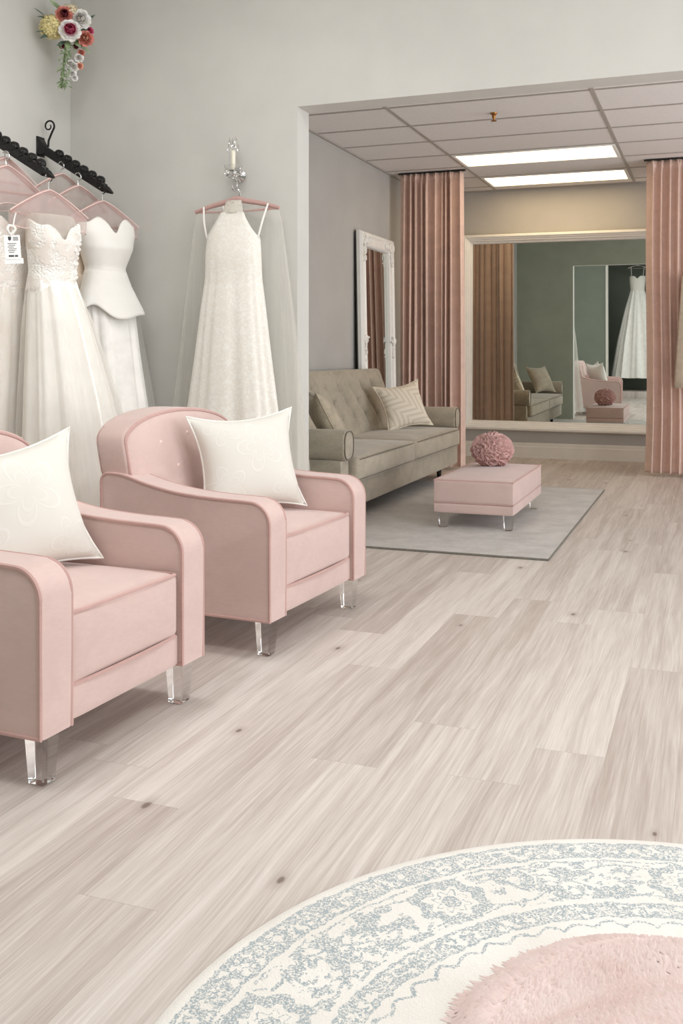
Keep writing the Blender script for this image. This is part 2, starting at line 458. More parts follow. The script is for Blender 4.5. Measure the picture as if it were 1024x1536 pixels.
def emit(name, col, st):
    m = bpy.data.materials.new(name); m.use_nodes = True; nt = m.node_tree; nt.nodes.clear()
    o = nt.nodes.new('ShaderNodeOutputMaterial'); e = nt.nodes.new('ShaderNodeEmission')
    e.inputs[0].default_value = lin(col); e.inputs[1].default_value = st; nt.links.new(e.outputs[0], o.inputs[0]); return m
def window_glass():
    m = bpy.data.materials.new('window_glass'); m.use_nodes = True; nt = m.node_tree; nt.nodes.clear()
    o = nt.nodes.new('ShaderNodeOutputMaterial'); t = nt.nodes.new('ShaderNodeBsdfTransparent'); g = nt.nodes.new('ShaderNodeBsdfGlossy')
    g.inputs['Roughness'].default_value = 0.02; x = nt.nodes.new('ShaderNodeMixShader'); x.inputs[0].default_value = 0.06
    nt.links.new(t.outputs[0], x.inputs[1]); nt.links.new(g.outputs[0], x.inputs[2]); nt.links.new(x.outputs[0], o.inputs[0]); return m
M['glass'] = window_glass()

# ------------------------------------------------------------------ the room
XL, XR, YF, YB = -3.5, 3.3, -1.05, 10.53      # front room left / right, rear of front room, far wall
YW0, YW1 = 4.88, 5.04                          # dividing wall
XJ, XJ2, ZH = -2.07, 2.6, 2.41                 # opening in it
XA = -2.95                                     # alcove left wall
ZF, ZA = 3.45, 2.84                            # ceilings
TH = 0.12
bm = B(); box(bm, (XL-TH, -2.6, -0.1), (XR+TH, YB+TH, 0.0)); struct('floor', bm, M['floor'])
bm = B(); box(bm, (XL-TH, -2.6, 0), (XL, YW1, ZF)); struct('wall_left', bm, M['wall'])
# dividing wall with the wide opening: one outline extruded through the wall thickness, its far side sage
bm = B()
prism(bm, [(XL, 0), (XJ, 0), (XJ, ZH), (XJ2, ZH), (XJ2, 0), (XR, 0), (XR, ZF), (XL, ZF)], 1, YW0, YW1)
bmesh.ops.recalc_face_normals(bm, faces=bm.faces)
for f in bm.faces:
    if f.normal.y > 0.9: f.material_index = 1
struct('wall_front', bm, [M['wall'], M['wall_sage']])
bm = B(); box(bm, (XA-TH, YW1, 0), (XA, YB, ZA)); struct('wall_alcove', bm, M['wall_alcove'])
bm = B(); box(bm, (XA-TH, YB, 0), (XR, YB+TH, ZA)); struct('wall_back', bm, M['wall_alcove'])
vy0, vy1, vz0, vz1 = 5.5, 9.0, 0.4, 2.65
bm = B()
box(bm, (XR, YW1, 0), (XR+TH, vy0, ZA)); box(bm, (XR, vy1, 0), (XR+TH, YB+TH, ZA))
box(bm, (XR, vy0, 0), (XR+TH, vy1, vz0)); box(bm, (XR, vy0, vz1), (XR+TH, vy1, ZA))
struct('wall_right_alcove', bm, M['wall_alcove'])
bm = B(); box(bm, (XA-TH, YW1, ZA), (XR+TH, YB+TH, ZA+0.06)); struct('ceiling', bm, M['tile'])
bm = B(); box(bm, (XL-TH, -2.6, ZF), (XR+TH, YW1, ZF+0.08)); struct('ceiling_front', bm, M['ceil'])
# suspended grid
bm = B()
gx = [-2.17+1.42*k for k in range(4)]; gy = [7.33+0.59*k for k in range(-3, 6)]
for x in gx: box(bm, (x-0.013, YW1, ZA-0.006), (x+0.013, YB, ZA))
for y in gy: box(bm, (XA, y-0.011, ZA-0.005), (XR, y+0.011, ZA))
box(bm, (XA, YW1, ZA-0.012), (XA+0.02, YB, ZA)); box(bm, (XA, YB-0.02, ZA-0.012), (XR, YB, ZA))
struct('trim_1', bm, M['grid'])
# shop front glazing on the right wall
bm = B()
prism(bm, [(-2.6, 0), (YW0, 0), (YW0, ZF), (-2.6, ZF)], 0, XR, XR+TH)
bm.free()
wz0, wz1, wy0, wy1 = 0.35, 3.05, -0.7, 4.5
bm = B()
box(bm, (XR, -2.6, 0), (XR+TH, wy0, ZF)); box(bm, (XR, wy1, 0), (XR+TH, YW1, ZF))
box(bm, (XR, wy0, 0), (XR+TH, wy1, wz0)); box(bm, (XR, wy0, wz1), (XR+TH, wy1, ZF))
struct('wall_right', bm, M['wall'])
win = None
bm = B(); n = 4
for i in range(n+1):
    y = wy0+(wy1-wy0)*i/n; box(bm, (XR+0.02, max(wy0, y-0.03), wz0), (XR+0.08, min(wy1, y+0.03), wz1))
box(bm, (XR+0.02, wy0, wz0), (XR+0.08, wy1, wz0+0.06)); box(bm, (XR+0.02, wy0, wz1-0.06), (XR+0.08, wy1, wz1))
win = struct('window_1', bm, M['white_frame'])
for i in range(n):
    bm = B(); a = wy0+(wy1-wy0)*i/n+0.03; c = wy0+(wy1-wy0)*(i+1)/n-0.03
    box(bm, (XR+0.045, a, wz0+0.06), (XR+0.055, c, wz1-0.06)); obj('window_pane', bm, M['glass'], win)
bm = B()
for i in range(4):
    y = vy0+(vy1-vy0)*i/3; box(bm, (XR+0.02, max(vy0, y-0.03), vz0), (XR+0.08, min(vy1, y+0.03), vz1))
box(bm, (XR+0.02, vy0, vz0), (XR+0.08, vy1, vz0+0.06)); box(bm, (XR+0.02, vy0, vz1-0.06), (XR+0.08, vy1, vz1))
win2 = struct('added_window', bm, M['white_frame'])  # window added out of view to brighten the alcove
for i in range(3):
    bm = B(); a = vy0+(vy1-vy0)*i/3+0.03; c = vy0+(vy1-vy0)*(i+1)/3-0.03
    box(bm, (XR+0.045, a, vz0+0.06), (XR+0.055, c, vz1-0.06)); obj('window_pane', bm, M['glass'], win2)
# wall behind the camera with a closet recess (seen in the mirror)
cx0, cx1, cz1 = -2.12, -0.2, 3.0
bm = B()
box(bm, (XL, YF-TH, 0), (cx0, YF, ZF)); box(bm, (cx1, YF-TH, 0), (XR, YF, ZF)); box(bm, (cx0, YF-TH, cz1), (cx1, YF, ZF))
box(bm, (XL, -2.6, 0), (XR, -2.5, ZF))
struct('wall_rear', bm, M['wall_dark'])
bm = B(); box(bm, (cx0, -2.5, 0), (cx1, YF-0.02, 0.14), 0.005); struct('trim_2', bm, M['floor'])
bm = B()
for x0, x1 in ((cx0-0.05, cx0), (cx1, cx1+0.05)): box(bm, (x0, YF, 0), (x1, YF+0.015, cz1+0.05))
box(bm, (cx0, YF, cz1), (cx1, YF+0.015, cz1+0.05)); struct('trim_3', bm, M['trim'])
# baseboards
def baseboard(name, prof_axis, a0, a1, wallpos, sgn):
    pr = [(0, 0), (0.018, 0), (0.018, 0.115), (0.012, 0.125), (0.012, 0.145), (0.005, 0.158), (0, 0.16)]
    bm = B()
    prism(bm, [(wallpos+sgn*u, v) for u, v in pr], prof_axis, a0, a1)
    struct(name, bm, M['trim'], angle=20)
baseboard('baseboard_back', 0, XA+0.02, XR, YB, -1)
baseboard('baseboard_alcove', 1, YW1, YB, XA, 1)
baseboard('baseboard_left', 1, -1.0, YW0, XL, 1)
baseboard('baseboard_front', 0, XL+0.02, XJ, YW0, -1)

# ------------------------------------------------------------------ ceiling lights and sprinkler
M['diffuser'] = emit('lit_diffuser', (255, 228, 186), 4.0); M['diffuser_rear'] = emit('lit_diffuser_rear', (255, 226, 182), 6.0)
def troffer(y0, y1, x0, label, dif):
    t = thing('ceiling_light', label, 'ceiling light', (x0+0.71, (y0+y1)/2, ZA), 0, 'ceiling lights in the fitting area')
    hx, hy = 0.695, (y1-y0)/2-0.012
    bm = B()
    for (a, b_) in (((-hx, -hy), (hx, -hy+0.03)), ((-hx, hy-0.03), (hx, hy)), ((-hx, -hy+0.03), (-hx+0.03, hy-0.03)), ((hx-0.03, -hy+0.03), (hx, hy-0.03))):
        box(bm, (a[0], a[1], -0.014), (b_[0], b_[1], -0.001), 0.003, 1)
    obj('frame', bm, M['white_frame'], t)
    bm = B(); box(bm, (-hx+0.03, -hy+0.03, -0.010), (hx-0.03, hy-0.03, -0.004)); obj('diffuser', bm, dif, t)
troffer(8.51, 9.10, -2.17, 'lit ceiling panel in front of the curtains, the larger and nearer of the two', M['diffuser'])
troffer(9.69, 10.28, -2.17, 'lit ceiling panel behind the curtains, close to the big wall mirror', M['diffuser_rear'])
t = thing('fire_sprinkler', 'small brass sprinkler head in a plain white ceiling tile', 'sprinkler', (-1.49, 7.15, ZA+0.002))
bm = B(); lathe(bm, [(0.026, 0), (0.026, -0.006), (0.020, -0.014), (0.014, -0.018)], 20); obj('escutcheon', bm, M['brass'], t)
bm = B(); lathe(bm, [(0.014, -0.014), (0.014, -0.035), (0.006, -0.045), (0.006, -0.055), (0.022, -0.058), (0.022, -0.061), (0.004, -0.064)], 16); obj('nozzle', bm, M['brass'], t)

# ------------------------------------------------------------------ armchairs
def outline_off(pts, d):
    """offset a closed outline inwards by d"""
    n = len(pts); out = []
    area = sum(pts[i][0]*pts[(i+1) % n][1]-pts[(i+1) % n][0]*pts[i][1] for i in range(n))
    s = 1 if area > 0 else -1
    for i in range(n):
        a, b_, c = np.array(pts[i-1]), np.array(pts[i]), np.array(pts[(i+1) % n])
        t = (c-a); t = t/(np.linalg.norm(t)+1e-9); nr = np.array((-t[1], t[0]))*s
        out.append(tuple(b_+nr*d))
    return out
ARM = ([(0.0, 0.135), (0.0, 0.475)] + arc(-0.085, 0.48, 0.085, 0, 85, 8)
       + smooth_line([(-0.13, 0.567), (-0.26, 0.571), (-0.40, 0.582), (-0.53, 0.606), (-0.635, 0.634), (-0.69, 0.640)], 4)
       + arc(-0.712, 0.602, 0.038, 80, 175, 6) + [(-0.747, 0.40), (-0.735, 0.135)])
def piping(bm, out2d, ax, w, r=0.0062, closed=True):
    def P(u, v): return ((w, u, v), (u, w, v), (u, v, w))[ax]
    tube(bm, [P(u, v) for u, v in out2d], r, closed, 6)
def clear_leg(parent, x, y, h, wt=0.066, wb=0.05):
    bm = B(); a, c = wt/2, wb/2
    loft(bm, [[(x+sx*a, y+sy*a, h) for sx, sy in ((-1, -1), (1, -1), (1, 1), (-1, 1))],
              [(x+sx*c, y+sy*c, 0.0012) for sx, sy in ((-1, -1), (1, -1), (1, 1), (-1, 1))]], True, True)
    bmesh.ops.bevel(bm, geom=list(bm.edges), offset=0.004, segments=1, affect='EDGES')
    o = obj('leg', bm, M['acrylic'], parent); o['label'] = 'clear acrylic leg'
def armchair(label, loc, rz, W, group):
    t = thing('armchair', label, 'armchair', loc, rz, group)
    hw = W/2; at = 0.122
    for s in (-1, 1):
        y0, y1 = (s*hw, s*(hw-at)) if s < 0 else (hw-at, hw)
        bm = B(); prism(bm, ARM, 1, y0, y1, 0.012, 3)
        a = obj('arm', bm, M['pink'], t, angle=30)
        bm = B(); o2 = outline_off(ARM, 0.004)
        piping(bm, o2, 1, y0+0.001); piping(bm, o2, 1, y1-0.001)
        p = obj('piping', bm, M['pink_pipe'], a)
    iw = hw-at
    bm = B(); rounded(bm, (-0.36, 0, 0.185), (0.345, iw, 0.05), 0.012, 6); obj('base_rail', bm, M['pink'], t)
    bm = B(); rounded(bm, (-0.315, 0, 0.325), (0.302, iw-0.002, 0.098), 0.022, 14, (0.012, 0, 0.022))
    sc = obj('seat_cushion', bm, M['pink'], t, angle=60)
    bm = B(); hx, hy = 0.296, iw-0.010
    for z in (0.419, 0.231):
        fx = [(-0.315+hx*0.0, -hy, z)] + [(-0.315+hx-0.01, -hy, z)] + [(-0.315+hx+0.012*(1-(v)**2), hy*v, z+(0.004 if z > 0.3 else 0)*(1-v*v)) for v in np.linspace(-0.96, 0.96, 9)] + [(-0.315+hx-0.01, hy, z), (-0.315, hy, z)]
        tube(bm, fx, 0.0055, False, 6)
    obj('piping', bm, M['pink_pipe'], sc)
    # arched back, leaning, narrow between the arms and full width above them
    tp = hw-0.015
    half = [(iw-0.005, 0.30), (iw-0.005, 0.585), (iw+0.03, 0.592), (tp-0.012, 0.606), (tp, 0.640), (tp-0.004, 0.735)]
    archp = [(tp*math.cos(a)*0.985, 0.745+0.125*math.sin(a)**0.9) for a in np.linspace(0.12, PI-0.12, 22)]
    out = half + archp + [(-y, z) for y, z in half[::-1]]
    def shear(bm_, keep=None):
        for v in bm_.verts: v.co.x -= (v.co.z-0.42)*0.24
    bm = B(); prism(bm, out, 0, -0.705, -0.575, 0.014, 3); shear(bm)
    bk = obj('backrest', bm, M['pink'], t, angle=30)
    # padded face of the back
    bm = B(); inn = outline_off(out, 0.010)
    rings = []
    for k, (d, xx) in enumerate(((0.0, -0.578), (0.012, -0.567), (0.045, -0.558), (0.10, -0.552), (0.18, -0.550))):
        ctr = np.array((0, 0.60)); f = 1 - d/0.36
        rings.append([(xx, ctr[0]+(p[0]-ctr[0])*f, ctr[1]+(p[1]-ctr[1])*f) for p in inn])
    loft(bm, rings, False, True); shear(bm)
    obj('back_pad', bm, M['pink'], bk, angle=60)
    bm = B(); piping(bm, inn, 0, -0.573); piping(bm, inn, 0, -0.705); shear(bm); obj('piping', bm, M['pink_pipe'], bk)
    for yb, zb in ((-0.2, 0.74), (0.0, 0.765), (0.2, 0.74), (-0.11, 0.64), (0.11, 0.64)):
        bm = B(); sphere(bm, (-0.553-(zb-0.42)*0.24, yb, zb), 0.009, 12, 8, (0.6, 1, 1)); obj('button', bm, M['seam_pink'], bk)
    for x in (-0.052, -0.64):
        for s in (-1, 1): clear_leg(t, x, s*(hw-0.065), 0.137)
    return t
CH1 = armchair('pink velvet armchair nearest the camera, cut off by the left edge', (-1.545, 2.447, 0), math.radians(-2.8), 0.775, 'pink velvet armchairs')
CH2 = armchair('pink velvet armchair whose arched buttoned back shows, below the hanging halter gown', (-1.452, 3.68, 0), math.radians(-4.0), 0.865, 'pink velvet armchairs')

# ------------------------------------------------------------------ pillows
def pillow_bm(w, h, t, seed=0, pinch=0.19, n=22, wr=0.006):
    bm = B(); rg = np.random.default_rng(seed); ph = rg.uniform(0, 6.28, 8)
    g = np.linspace(-1, 1, n+1)
    def edge(u, v):
        y = w/2*u*(1-pinch*(1-v*v)*abs(u)**3); z = h/2*v*(1-pinch*(1-u*u)*abs(v)**3)
        return y, z
    V = {}
    for s in (1, -1):
        for i, u in enumerate(g):
            for j, v in enumerate(g):
                rim = i in (0, n) or j in (0, n)
                if rim and s < 0: V[s, i, j] = V[1, i, j]; continue
                y, z = edge(u, v)
                th = t/2*((1-abs(u)**2.6)*(1-abs(v)**2.6))**0.62
                th *= 1+0.05*math.sin(3*u+ph[0])*math.sin(2.5*v+ph[1])
                cr = wr*(math.sin(9*u*v+ph[2]+4*u)*(u*u*v*v) + 0.6*math.sin(7*(u+v)+ph[3])*(abs(u*v)))
                V[s, i, j] = bm.verts.new((s*th+cr*(0 if rim else 1), y, z))
    for s in (1, -1):
        for i in range(n):
            for j in range(n):
                q = [V[s, i, j], V[s, i+1, j], V[s, i+1, j+1], V[s, i, j+1]]
                try: bm.faces.new(q if s > 0 else q[::-1])
                except ValueError: pass
    rim = [edge(u, -1) for u in g] + [edge(1, v) for v in g[1:]] + [edge(u, 1) for u in g[::-1][1:]] + [edge(-1, v) for v in g[::-1][1:-1]]
    return bm, [(0, y, z) for y, z in rim]
def pillow(name, label, cat, loc, face, lean, roll, w, h, t, mat, pipe, seed, group=None):
    bm, rim = pillow_bm(w, h, t, seed)
    o = thing(name, label, cat, loc, 0, group)
    o.rotation_euler = (Matrix.Rotation(face, 3, 'Z') @ Matrix.Rotation(-lean, 3, 'Y') @ Matrix.Rotation(roll, 3, 'X')).to_euler()
    obj('cover', bm, mat, o, angle=80)
    bm = B(); tube(bm, rim, 0.004, True, 6); p = obj('piping', bm, pipe, o)
    return o
R = math.radians
pillow('throw_pillow', 'square ivory embroidered pillow on the near armchair at the left edge', 'pillow', (-1.995, 2.485, 0.618), R(-30), R(14), R(9), 0.50, 0.43, 0.18, M['floral'], M['satin'], 3, 'ivory pillows on the armchairs')
pillow('throw_pillow', 'square ivory satin pillow leaning in the armchair below the halter gown', 'pillow', (-1.83, 3.78, 0.645), R(-40), R(14), R(3), 0.49, 0.43, 0.17, M['floral'], M['satin'], 8, 'ivory pillows on the armchairs')

# ------------------------------------------------------------------ grey rug, sofa, ottoman
bm = B(); box(bm, (-2.75, 5.33, 0.0), (-0.82, 8.21, 0.012), 0.004, 2)
rug = tag(obj('area_rug', bm, M['grey_rug']), 'rectangular grey low pile rug under the ottoman and sofa', 'rug')
bm = B(); tube(bm, [(-2.75, 5.33, 0.006), (-0.82, 5.33, 0.006), (-0.82, 8.21, 0.006), (-2.75, 8.21, 0.006)], 0.006, True, 6); obj('binding', bm, M['binding'], rug)

ZR = 0.012
SL = 3.0; SY = 7.25
sofa = thing('sofa', 'taupe velvet sofa with buttoned back along the alcove wall', 'sofa', (-2.125, SY, 0.0))
h2 = SL/2
# arms : padded capsule on a narrower side panel
for s in (-1, 1):
    yc = s*(h2-0.095)
    bm = B()
    prof = [(yc+0.09*math.copysign(abs(math.cos(a))**0.75, math.cos(a)), 0.525+0.098*math.copysign(abs(math.sin(a))**0.75, math.sin(a))) for a in np.linspace(0, 2*PI, 28, endpoint=False)]
    prism(bm, prof, 0, -0.66, -0.005, 0.014, 3)
    a = obj('arm', bm, M['sofa'], sofa, angle=50)
    bm = B(); piping(bm, outline_off(prof, 0.010), 0, -0.004, 0.005); obj('piping', bm, M['sofa_pipe'], a)
    bm = B(); rounded(bm, (-0.345, yc, 0.275), (0.315, 0.075, 0.16), 0.015, 6); obj('arm_panel', bm, M['sofa'], sofa)
bm = B(); rounded(bm, (-0.345, 0, 0.205), (0.330, h2-0.03, 0.09), 0.02, 8); obj('base_rail', bm, M['sofa'], sofa)
for s in (-1, 1):
    L = (h2-0.19)/1.0; yc = s*(L/2+0.002)
    if s > 0: hy, yc = L/2+0.05, s*(L/2+0.052)
    else: hy = L/2; 
    bm = B(); rounded(bm, (-0.30, yc, 0.363), (0.325, hy-0.004, 0.078), 0.03, 16, (0.012, 0.0, 0.028))
    c = obj('seat_cushion', bm, M['sofa'], sofa, angle=70)
    bm = B()
    for z in (0.425, 0.300):
        pts = [(-0.5, -hy+0.012, z)] + [(0.008, -hy+0.03, z)] + [(0.020+0.009*(1-v*v), (hy-0.03)*v, z+(0.006 if z > .4 else 0)*(1-v*v)) for v in np.linspace(-0.97, 0.97, 9)] + [(0.008, hy-0.03, z), (-0.5, hy-0.012, z)]
        tube(bm, [(p[0], p[1]+yc, p[2]) for p in pts], 0.0045, False, 6)
    obj('piping', bm, M['sofa_pipe'], c)
# tufted back: dense grid with dimples at the buttons and creases linking them
def sofa_back():
    W, z0, z1 = h2-0.10, 0.36, 0.965
    ny, nz = 190, 52
    btn = []
    for r_, z in enumerate((0.83, 0.70, 0.57)):
        k = 9; sh = 0.5 if r_ % 2 else 0.0
        for i in range(k+1):
            y = -W+0.16+(i+sh)*(2*W-0.32)/k
            if abs(y) < W-0.10: btn.append((y, z, r_))
    segs = []
    for (y, z, r_) in btn:
        for (y2, z2, r2) in btn:
            if r2 == r_+1 and 0 < (y2-y) < 0.2: segs.append(((y, z), (y2, z2)))
        if r_ == 2: segs.append(((y, z), (y+0.06, 0.40)))
        if r_ == 0: segs.append(((y, z), (y-0.05, 0.95)))
    Y, Z = np.meshgrid(np.linspace(-1, 1, ny), np.linspace(0, 1, nz))
    def shape(u, v):
        z = z0+(z1-z0)*v
        # rounded shoulders
        rr = 0.22; ww = W
        over = np.clip(z-(z1-rr), 0, rr)
        lim = ww-(rr-np.sqrt(np.maximum(rr*rr-over*over, 0)))*0.85
        return lim*u, z
    y, z = shape(Y, Z)
    d = np.zeros_like(y)
    for b_ in btn: d -= 0.030*np.exp(-((y-b_[0])**2+(z-b_[1])**2)/(2*0.022**2))
    crease = np.full_like(y, 9.0)
    for (a, c) in segs:
        ax, az, bx, bz = a[0], a[1], c[0], c[1]
        tt = np.clip(((y-ax)*(bx-ax)+(z-az)*(bz-az))/((bx-ax)**2+(bz-az)**2), 0, 1)
        crease = np.minimum(crease, np.hypot(y-(ax+tt*(bx-ax)), z-(az+tt*(bz-az))))
    d -= 0.030*np.exp(-(crease/0.018)**1.1)
    edge = (1-np.abs(Y)**14)*(1-np.clip(Z, 0, 1)**9)
    front = -0.56-0.20*(z-0.42) + d*edge - 0.05*(1-edge)**1.5
    back = -0.675 - 0.04*(z-0.4) + 0.0*y
    bm = B()
    F = [[bm.verts.new((front[j, i], y[j, i], z[j, i])) for i in range(ny)] for j in range(nz)]
    G = [[bm.verts.new((back[j, i]+0.0, y[j, i], z[j, i])) for i in (0, ny-1)] for j in range(nz)]
    for j in range(nz-1):
        for i in range(ny-1): bm.faces.new((F[j][i], F[j][i+1], F[j+1][i+1], F[j+1][i]))
        bm.faces.new((F[j][0], F[j+1][0], G[j+1][0], G[j][0]))
        bm.faces.new((F[j][-1], G[j][1], G[j+1][1], F[j+1][-1]))
        bm.faces.new((G[j][0], G[j+1][0], G[j+1][1], G[j][1]))
    bm.faces.new([F[-1][i] for i in range(ny)] + [G[-1][1], G[-1][0]])
    bm.faces.new([F[0][i] for i in range(ny)][::-1] + [G[0][0], G[0][1]])
    bk = obj('backrest', bm, M['sofa'], sofa, angle=60)
    proto = None
    for (yb, zb, r_) in btn:
        p = (-0.56-0.20*(zb-0.42)-0.030, yb, zb)
        if proto is None:
            b2 = B(); sphere(b2, (0, 0, 0), 0.012, 10, 6, (0.5, 1, 1)); proto = obj('button', b2, M['sofa_pipe'], bk, loc=p)
        else:
            c = proto.copy(); C.objects.link(c); c.parent = bk; c.location = p
sofa_back()
for x in (-0.14, -0.66):
    for s in (-1, 1):
        bm = B(); lathe(bm, [(0.018, ZR if x > -0.6 else ZR), (0.026, 0.12)], 14, (x, s*(h2-0.22), 0)); obj('leg', bm, M['iron'], sofa)
pillow('throw_pillow', 'cream chevron patterned pillow at the far end of the sofa', 'pillow', (-2.45, 8.06, 0.655), R(-42), R(22), R(8), 0.46, 0.42, 0.15, M['chevron'], M['ivory'], 5)
pillow('throw_pillow', 'plain oatmeal velvet pillow at the near end of the sofa, half behind the wall edge', 'pillow', (-2.40, 6.14, 0.66), R(30), R(28), R(0), 0.46, 0.44, 0.16, M['oatmeal'], M['oatmeal'], 6)

ott = thing('ottoman', 'low pink velvet ottoman on clear legs standing on the grey rug', 'ottoman', (-1.385, 6.55, ZR))
bm = B(); rounded(bm, (0, 0, 0.232), (0.25, 0.53, 0.072), 0.014, 12, (0.004, 0.004, 0.020)); c = obj('cushion', bm, M['pink'], ott, angle=60)
bm = B(); tube(bm, [(-0.246, -0.526, 0.299), (0.246, -0.526, 0.299), (0.246, 0.526, 0.299), (-0.246, 0.526, 0.299)], 0.005, True, 6)
tube(bm, [(-0.246, -0.526, 0.163), (0.246, -0.526, 0.163), (0.246, 0.526, 0.163), (-0.246, 0.526, 0.163)], 0.004, True, 6); obj('piping', bm, M['pink_pipe'], c)
bm = B(); rounded(bm, (0, 0, 0.129), (0.25, 0.53, 0.032), 0.012, 6); obj('base_rail', bm, M['pink'], ott)
for sx in (-1, 1):
    for sy in (-1, 1): clear_leg(ott, sx*0.205, sy*0.46, 0.098, 0.06, 0.05)

# ruffled ball pillow
ball = thing('ruffled_ball_pillow', 'dusty rose ball pillow of ruffled petals resting on the ottoman', 'pillow', (-1.415, 6.74, ZR+0.325))
bm = B(); sphere(bm, (0, 0, 0.105), 0.128, 32, 20, (1.0, 1.0, 0.80)); obj('core', bm, M['ball'], ball)
def ruffles():
    V, F = [], []
    n = 210; ga = PI*(3-math.sqrt(5)); rg = np.random.default_rng(4)
    for i in range(n):
        zz = 1-1.9*(i+0.5)/n
        if zz < -0.86: continue
        rr = math.sqrt(max(0, 1-zz*zz)); a = i*ga
        nrm = np.array((rr*math.cos(a), rr*math.sin(a), zz))
        c = nrm*np.array((0.122, 0.122, 0.098))+np.array((0, 0, 0.105))
        ang = rg.uniform(0, 2*PI)
        t1 = np.cross(nrm, (0.3, 0.2, 0.93)); t1 /= np.linalg.norm(t1); t2 = np.cross(nrm, t1)
        ta = t1*math.cos(ang)+t2*math.sin(ang); tb = np.cross(nrm, ta)
        L = rg.uniform(0.028, 0.044); hgt = rg.uniform(0.024, 0.036); cv = rg.uniform(-0.018, 0.018)
        b0 = len(V); m = 7
        for j in range(m):
            u = j/(m-1)*2-1
            w = math.sin(u*5+ang)*0.006
            for (k, lift) in ((-1, 0.0), (-0.55, 0.75), (0.0, 1.0), (0.55, 0.75), (1, 0.0)):
                p = c + ta*L*u + tb*(k*0.0095+cv*(1-u*u)+w) + nrm*(hgt*lift*(1-0.5*u*u)-0.006)
                V.append(tuple(p))
        for j in range(m-1):
            for k in range(4):
                q = b0+j*5+k; F.append((q, q+1, q+6, q+5))
    return V, F
o = obj('ruffles', ruffles(), M['ball'], ball, angle=70); o['kind'] = 'stuff'

# ------------------------------------------------------------------ curtains
def curtain(label, x0, x1, yc, z0, z1, nf, amp, seed, sway=0.0):
    t = thing('curtain', label, 'curtain', ((x0+x1)/2, yc, z0), 0, 'blush velvet curtains')
    rg = np.random.default_rng(seed); w = rg.uniform(0.40, 1.75, nf); w = np.cumsum(w)/w.sum(); w = np.concatenate(([0], w))
    am = rg.uniform(0.40, 1.20, nf+1); gm = rg.uniform(0.55, 1.7, nf)
    n = nf*14; us = np.linspace(0, 1, n+1)
    cx, hw = (x0+x1)/2, (x1-x0)/2
    rings = []
    zs = [z0, z0+0.02] + list(np.linspace(z0+0.2, z1-0.3, 9)) + [z1-0.2, z1-0.13, z1-0.09, z1-0.07, z1-0.05, z1-0.03, z1-0.008]
    for z in zs:
        fr = (z-z0)/(z1-z0); top = max(0, (z-(z1-0.12))/0.12)
        ring = []
        for u in us:
            k = min(nf-1, int(np.searchsorted(w, u, 'right')-1)); ph = (u-w[k])/(w[k+1]-w[k])
            pw = ph**gm[k]; s = math.cos(2*PI*pw)
            A = amp*(am[k]*(1-ph)+am[k+1]*ph)*(1-0.55*top)*(0.85+0.25*(1-fr))
            x = -hw+2*hw*u + 0.020*math.sin(2*PI*pw)*(1-top)*am[k] + sway*math.sin(3*u+5*fr)*(1-fr)*0.02
            x *= 1 + 0.03*(1-fr)
            y = A*s + 0.012*math.sin(11*u+4*fr+seed)*(1-top)
            y += top*0.010*math.sin(2*PI*u*nf*2.6)*(1 if z < z1-0.02 else 0.4) + (0.012*math.exp(-((z-(z1-0.055))/0.012)**2))*(-1)
            ring.append((x, y, z-z0))
        rings.append(ring)
    bm = B(); loft(bm, rings, closed=False)
    o = obj('panel', bm, M['curtain'], t, angle=80, recalc=False)
    sd = o.modifiers.new('cloth', 'SOLIDIFY'); sd.thickness = 0.006; sd.offset = 0
    bm = B(); box(bm, (x0-cx-0.02, -0.018, z1-z0-0.006), (x1-cx+0.02, 0.018, z1-z0+0.004)); obj('track', bm, M['iron'], t)
    return t
curtain('left pink curtain, between the leaning mirror and the big wall mirror', -2.835, -2.215, 9.235, 0.025, ZA-0.010, 10, 0.046, 21)
curtain('right pink curtain at the right edge of the photo', -0.565, 0.62, 9.34, 0.03, ZA-0.010, 15, 0.048, 9, 1.0)
# tan drape over the right curtain at the picture edge
bm = B()
us = np.linspace(0, 1, 30); rings = []
for z in np.linspace(0.80, 1.78, 12):
    f = (1.78-z)/0.98
    rings.append([(-0.272-0.05*f+0.06+(0.34+0.10*f)*(u-0.14), 9.225-0.012*math.sin(u*11)*f-0.02*f, z+0.035*(u-0.2)*f) for u in us])
loft(bm, rings, closed=False)
o = tag(obj('tan_drape', bm, M['drape_tan'], angle=80), 'short tan cloth hanging over the right pink curtain at the picture edge', 'cloth')
o.modifiers.new('cloth', 'SOLIDIFY').thickness = 0.012

# ------------------------------------------------------------------ mirrors
def frame_ring(bm, w, h, prof):
    """mitred picture frame: prof = (inset from the outer edge, height off the wall); lies in XZ, front to -Y"""
    rings = []
    for ins, d in prof:
        rings.append([(sx*(w/2-ins), -d, sz*(h/2-ins)) for sx, sz in ((-1, -1), (1, -1), (1, 1), (-1, 1))])
    R_ = [[bm.verts.new(p) for p in r] for r in rings]
    for A, D in zip(R_, R_[1:]+R_[:1]):
        for k in range(4): bm.faces.new((A[k], A[(k+1) % 4], D[(k+1) % 4], D[k]))
    return bm
mx0, mx1, mz0, mz1 = -2.515, -0.10, 0.285, 2.355
wm = thing('wall_mirror', 'huge white framed mirror on the back wall reflecting the room', 'mirror', ((mx0+mx1)/2, YB-0.02, (mz0+mz1)/2))
w, h = mx1-mx0, mz1-mz0
bm = B(); frame_ring(bm, w, h, [(q, d*1.5) for q, d in [(0, 0.0), (0, 0.035), (0.012, 0.05), (0.028, 0.052), (0.034, 0.044), (0.046, 0.042), (0.054, 0.036), (0.068, 0.032), (0.074, 0.022), (0.092, 0.018), (0.098, 0.010), (0.098, 0.0)]])
obj('frame', bm, M['white_frame'], wm, angle=15)
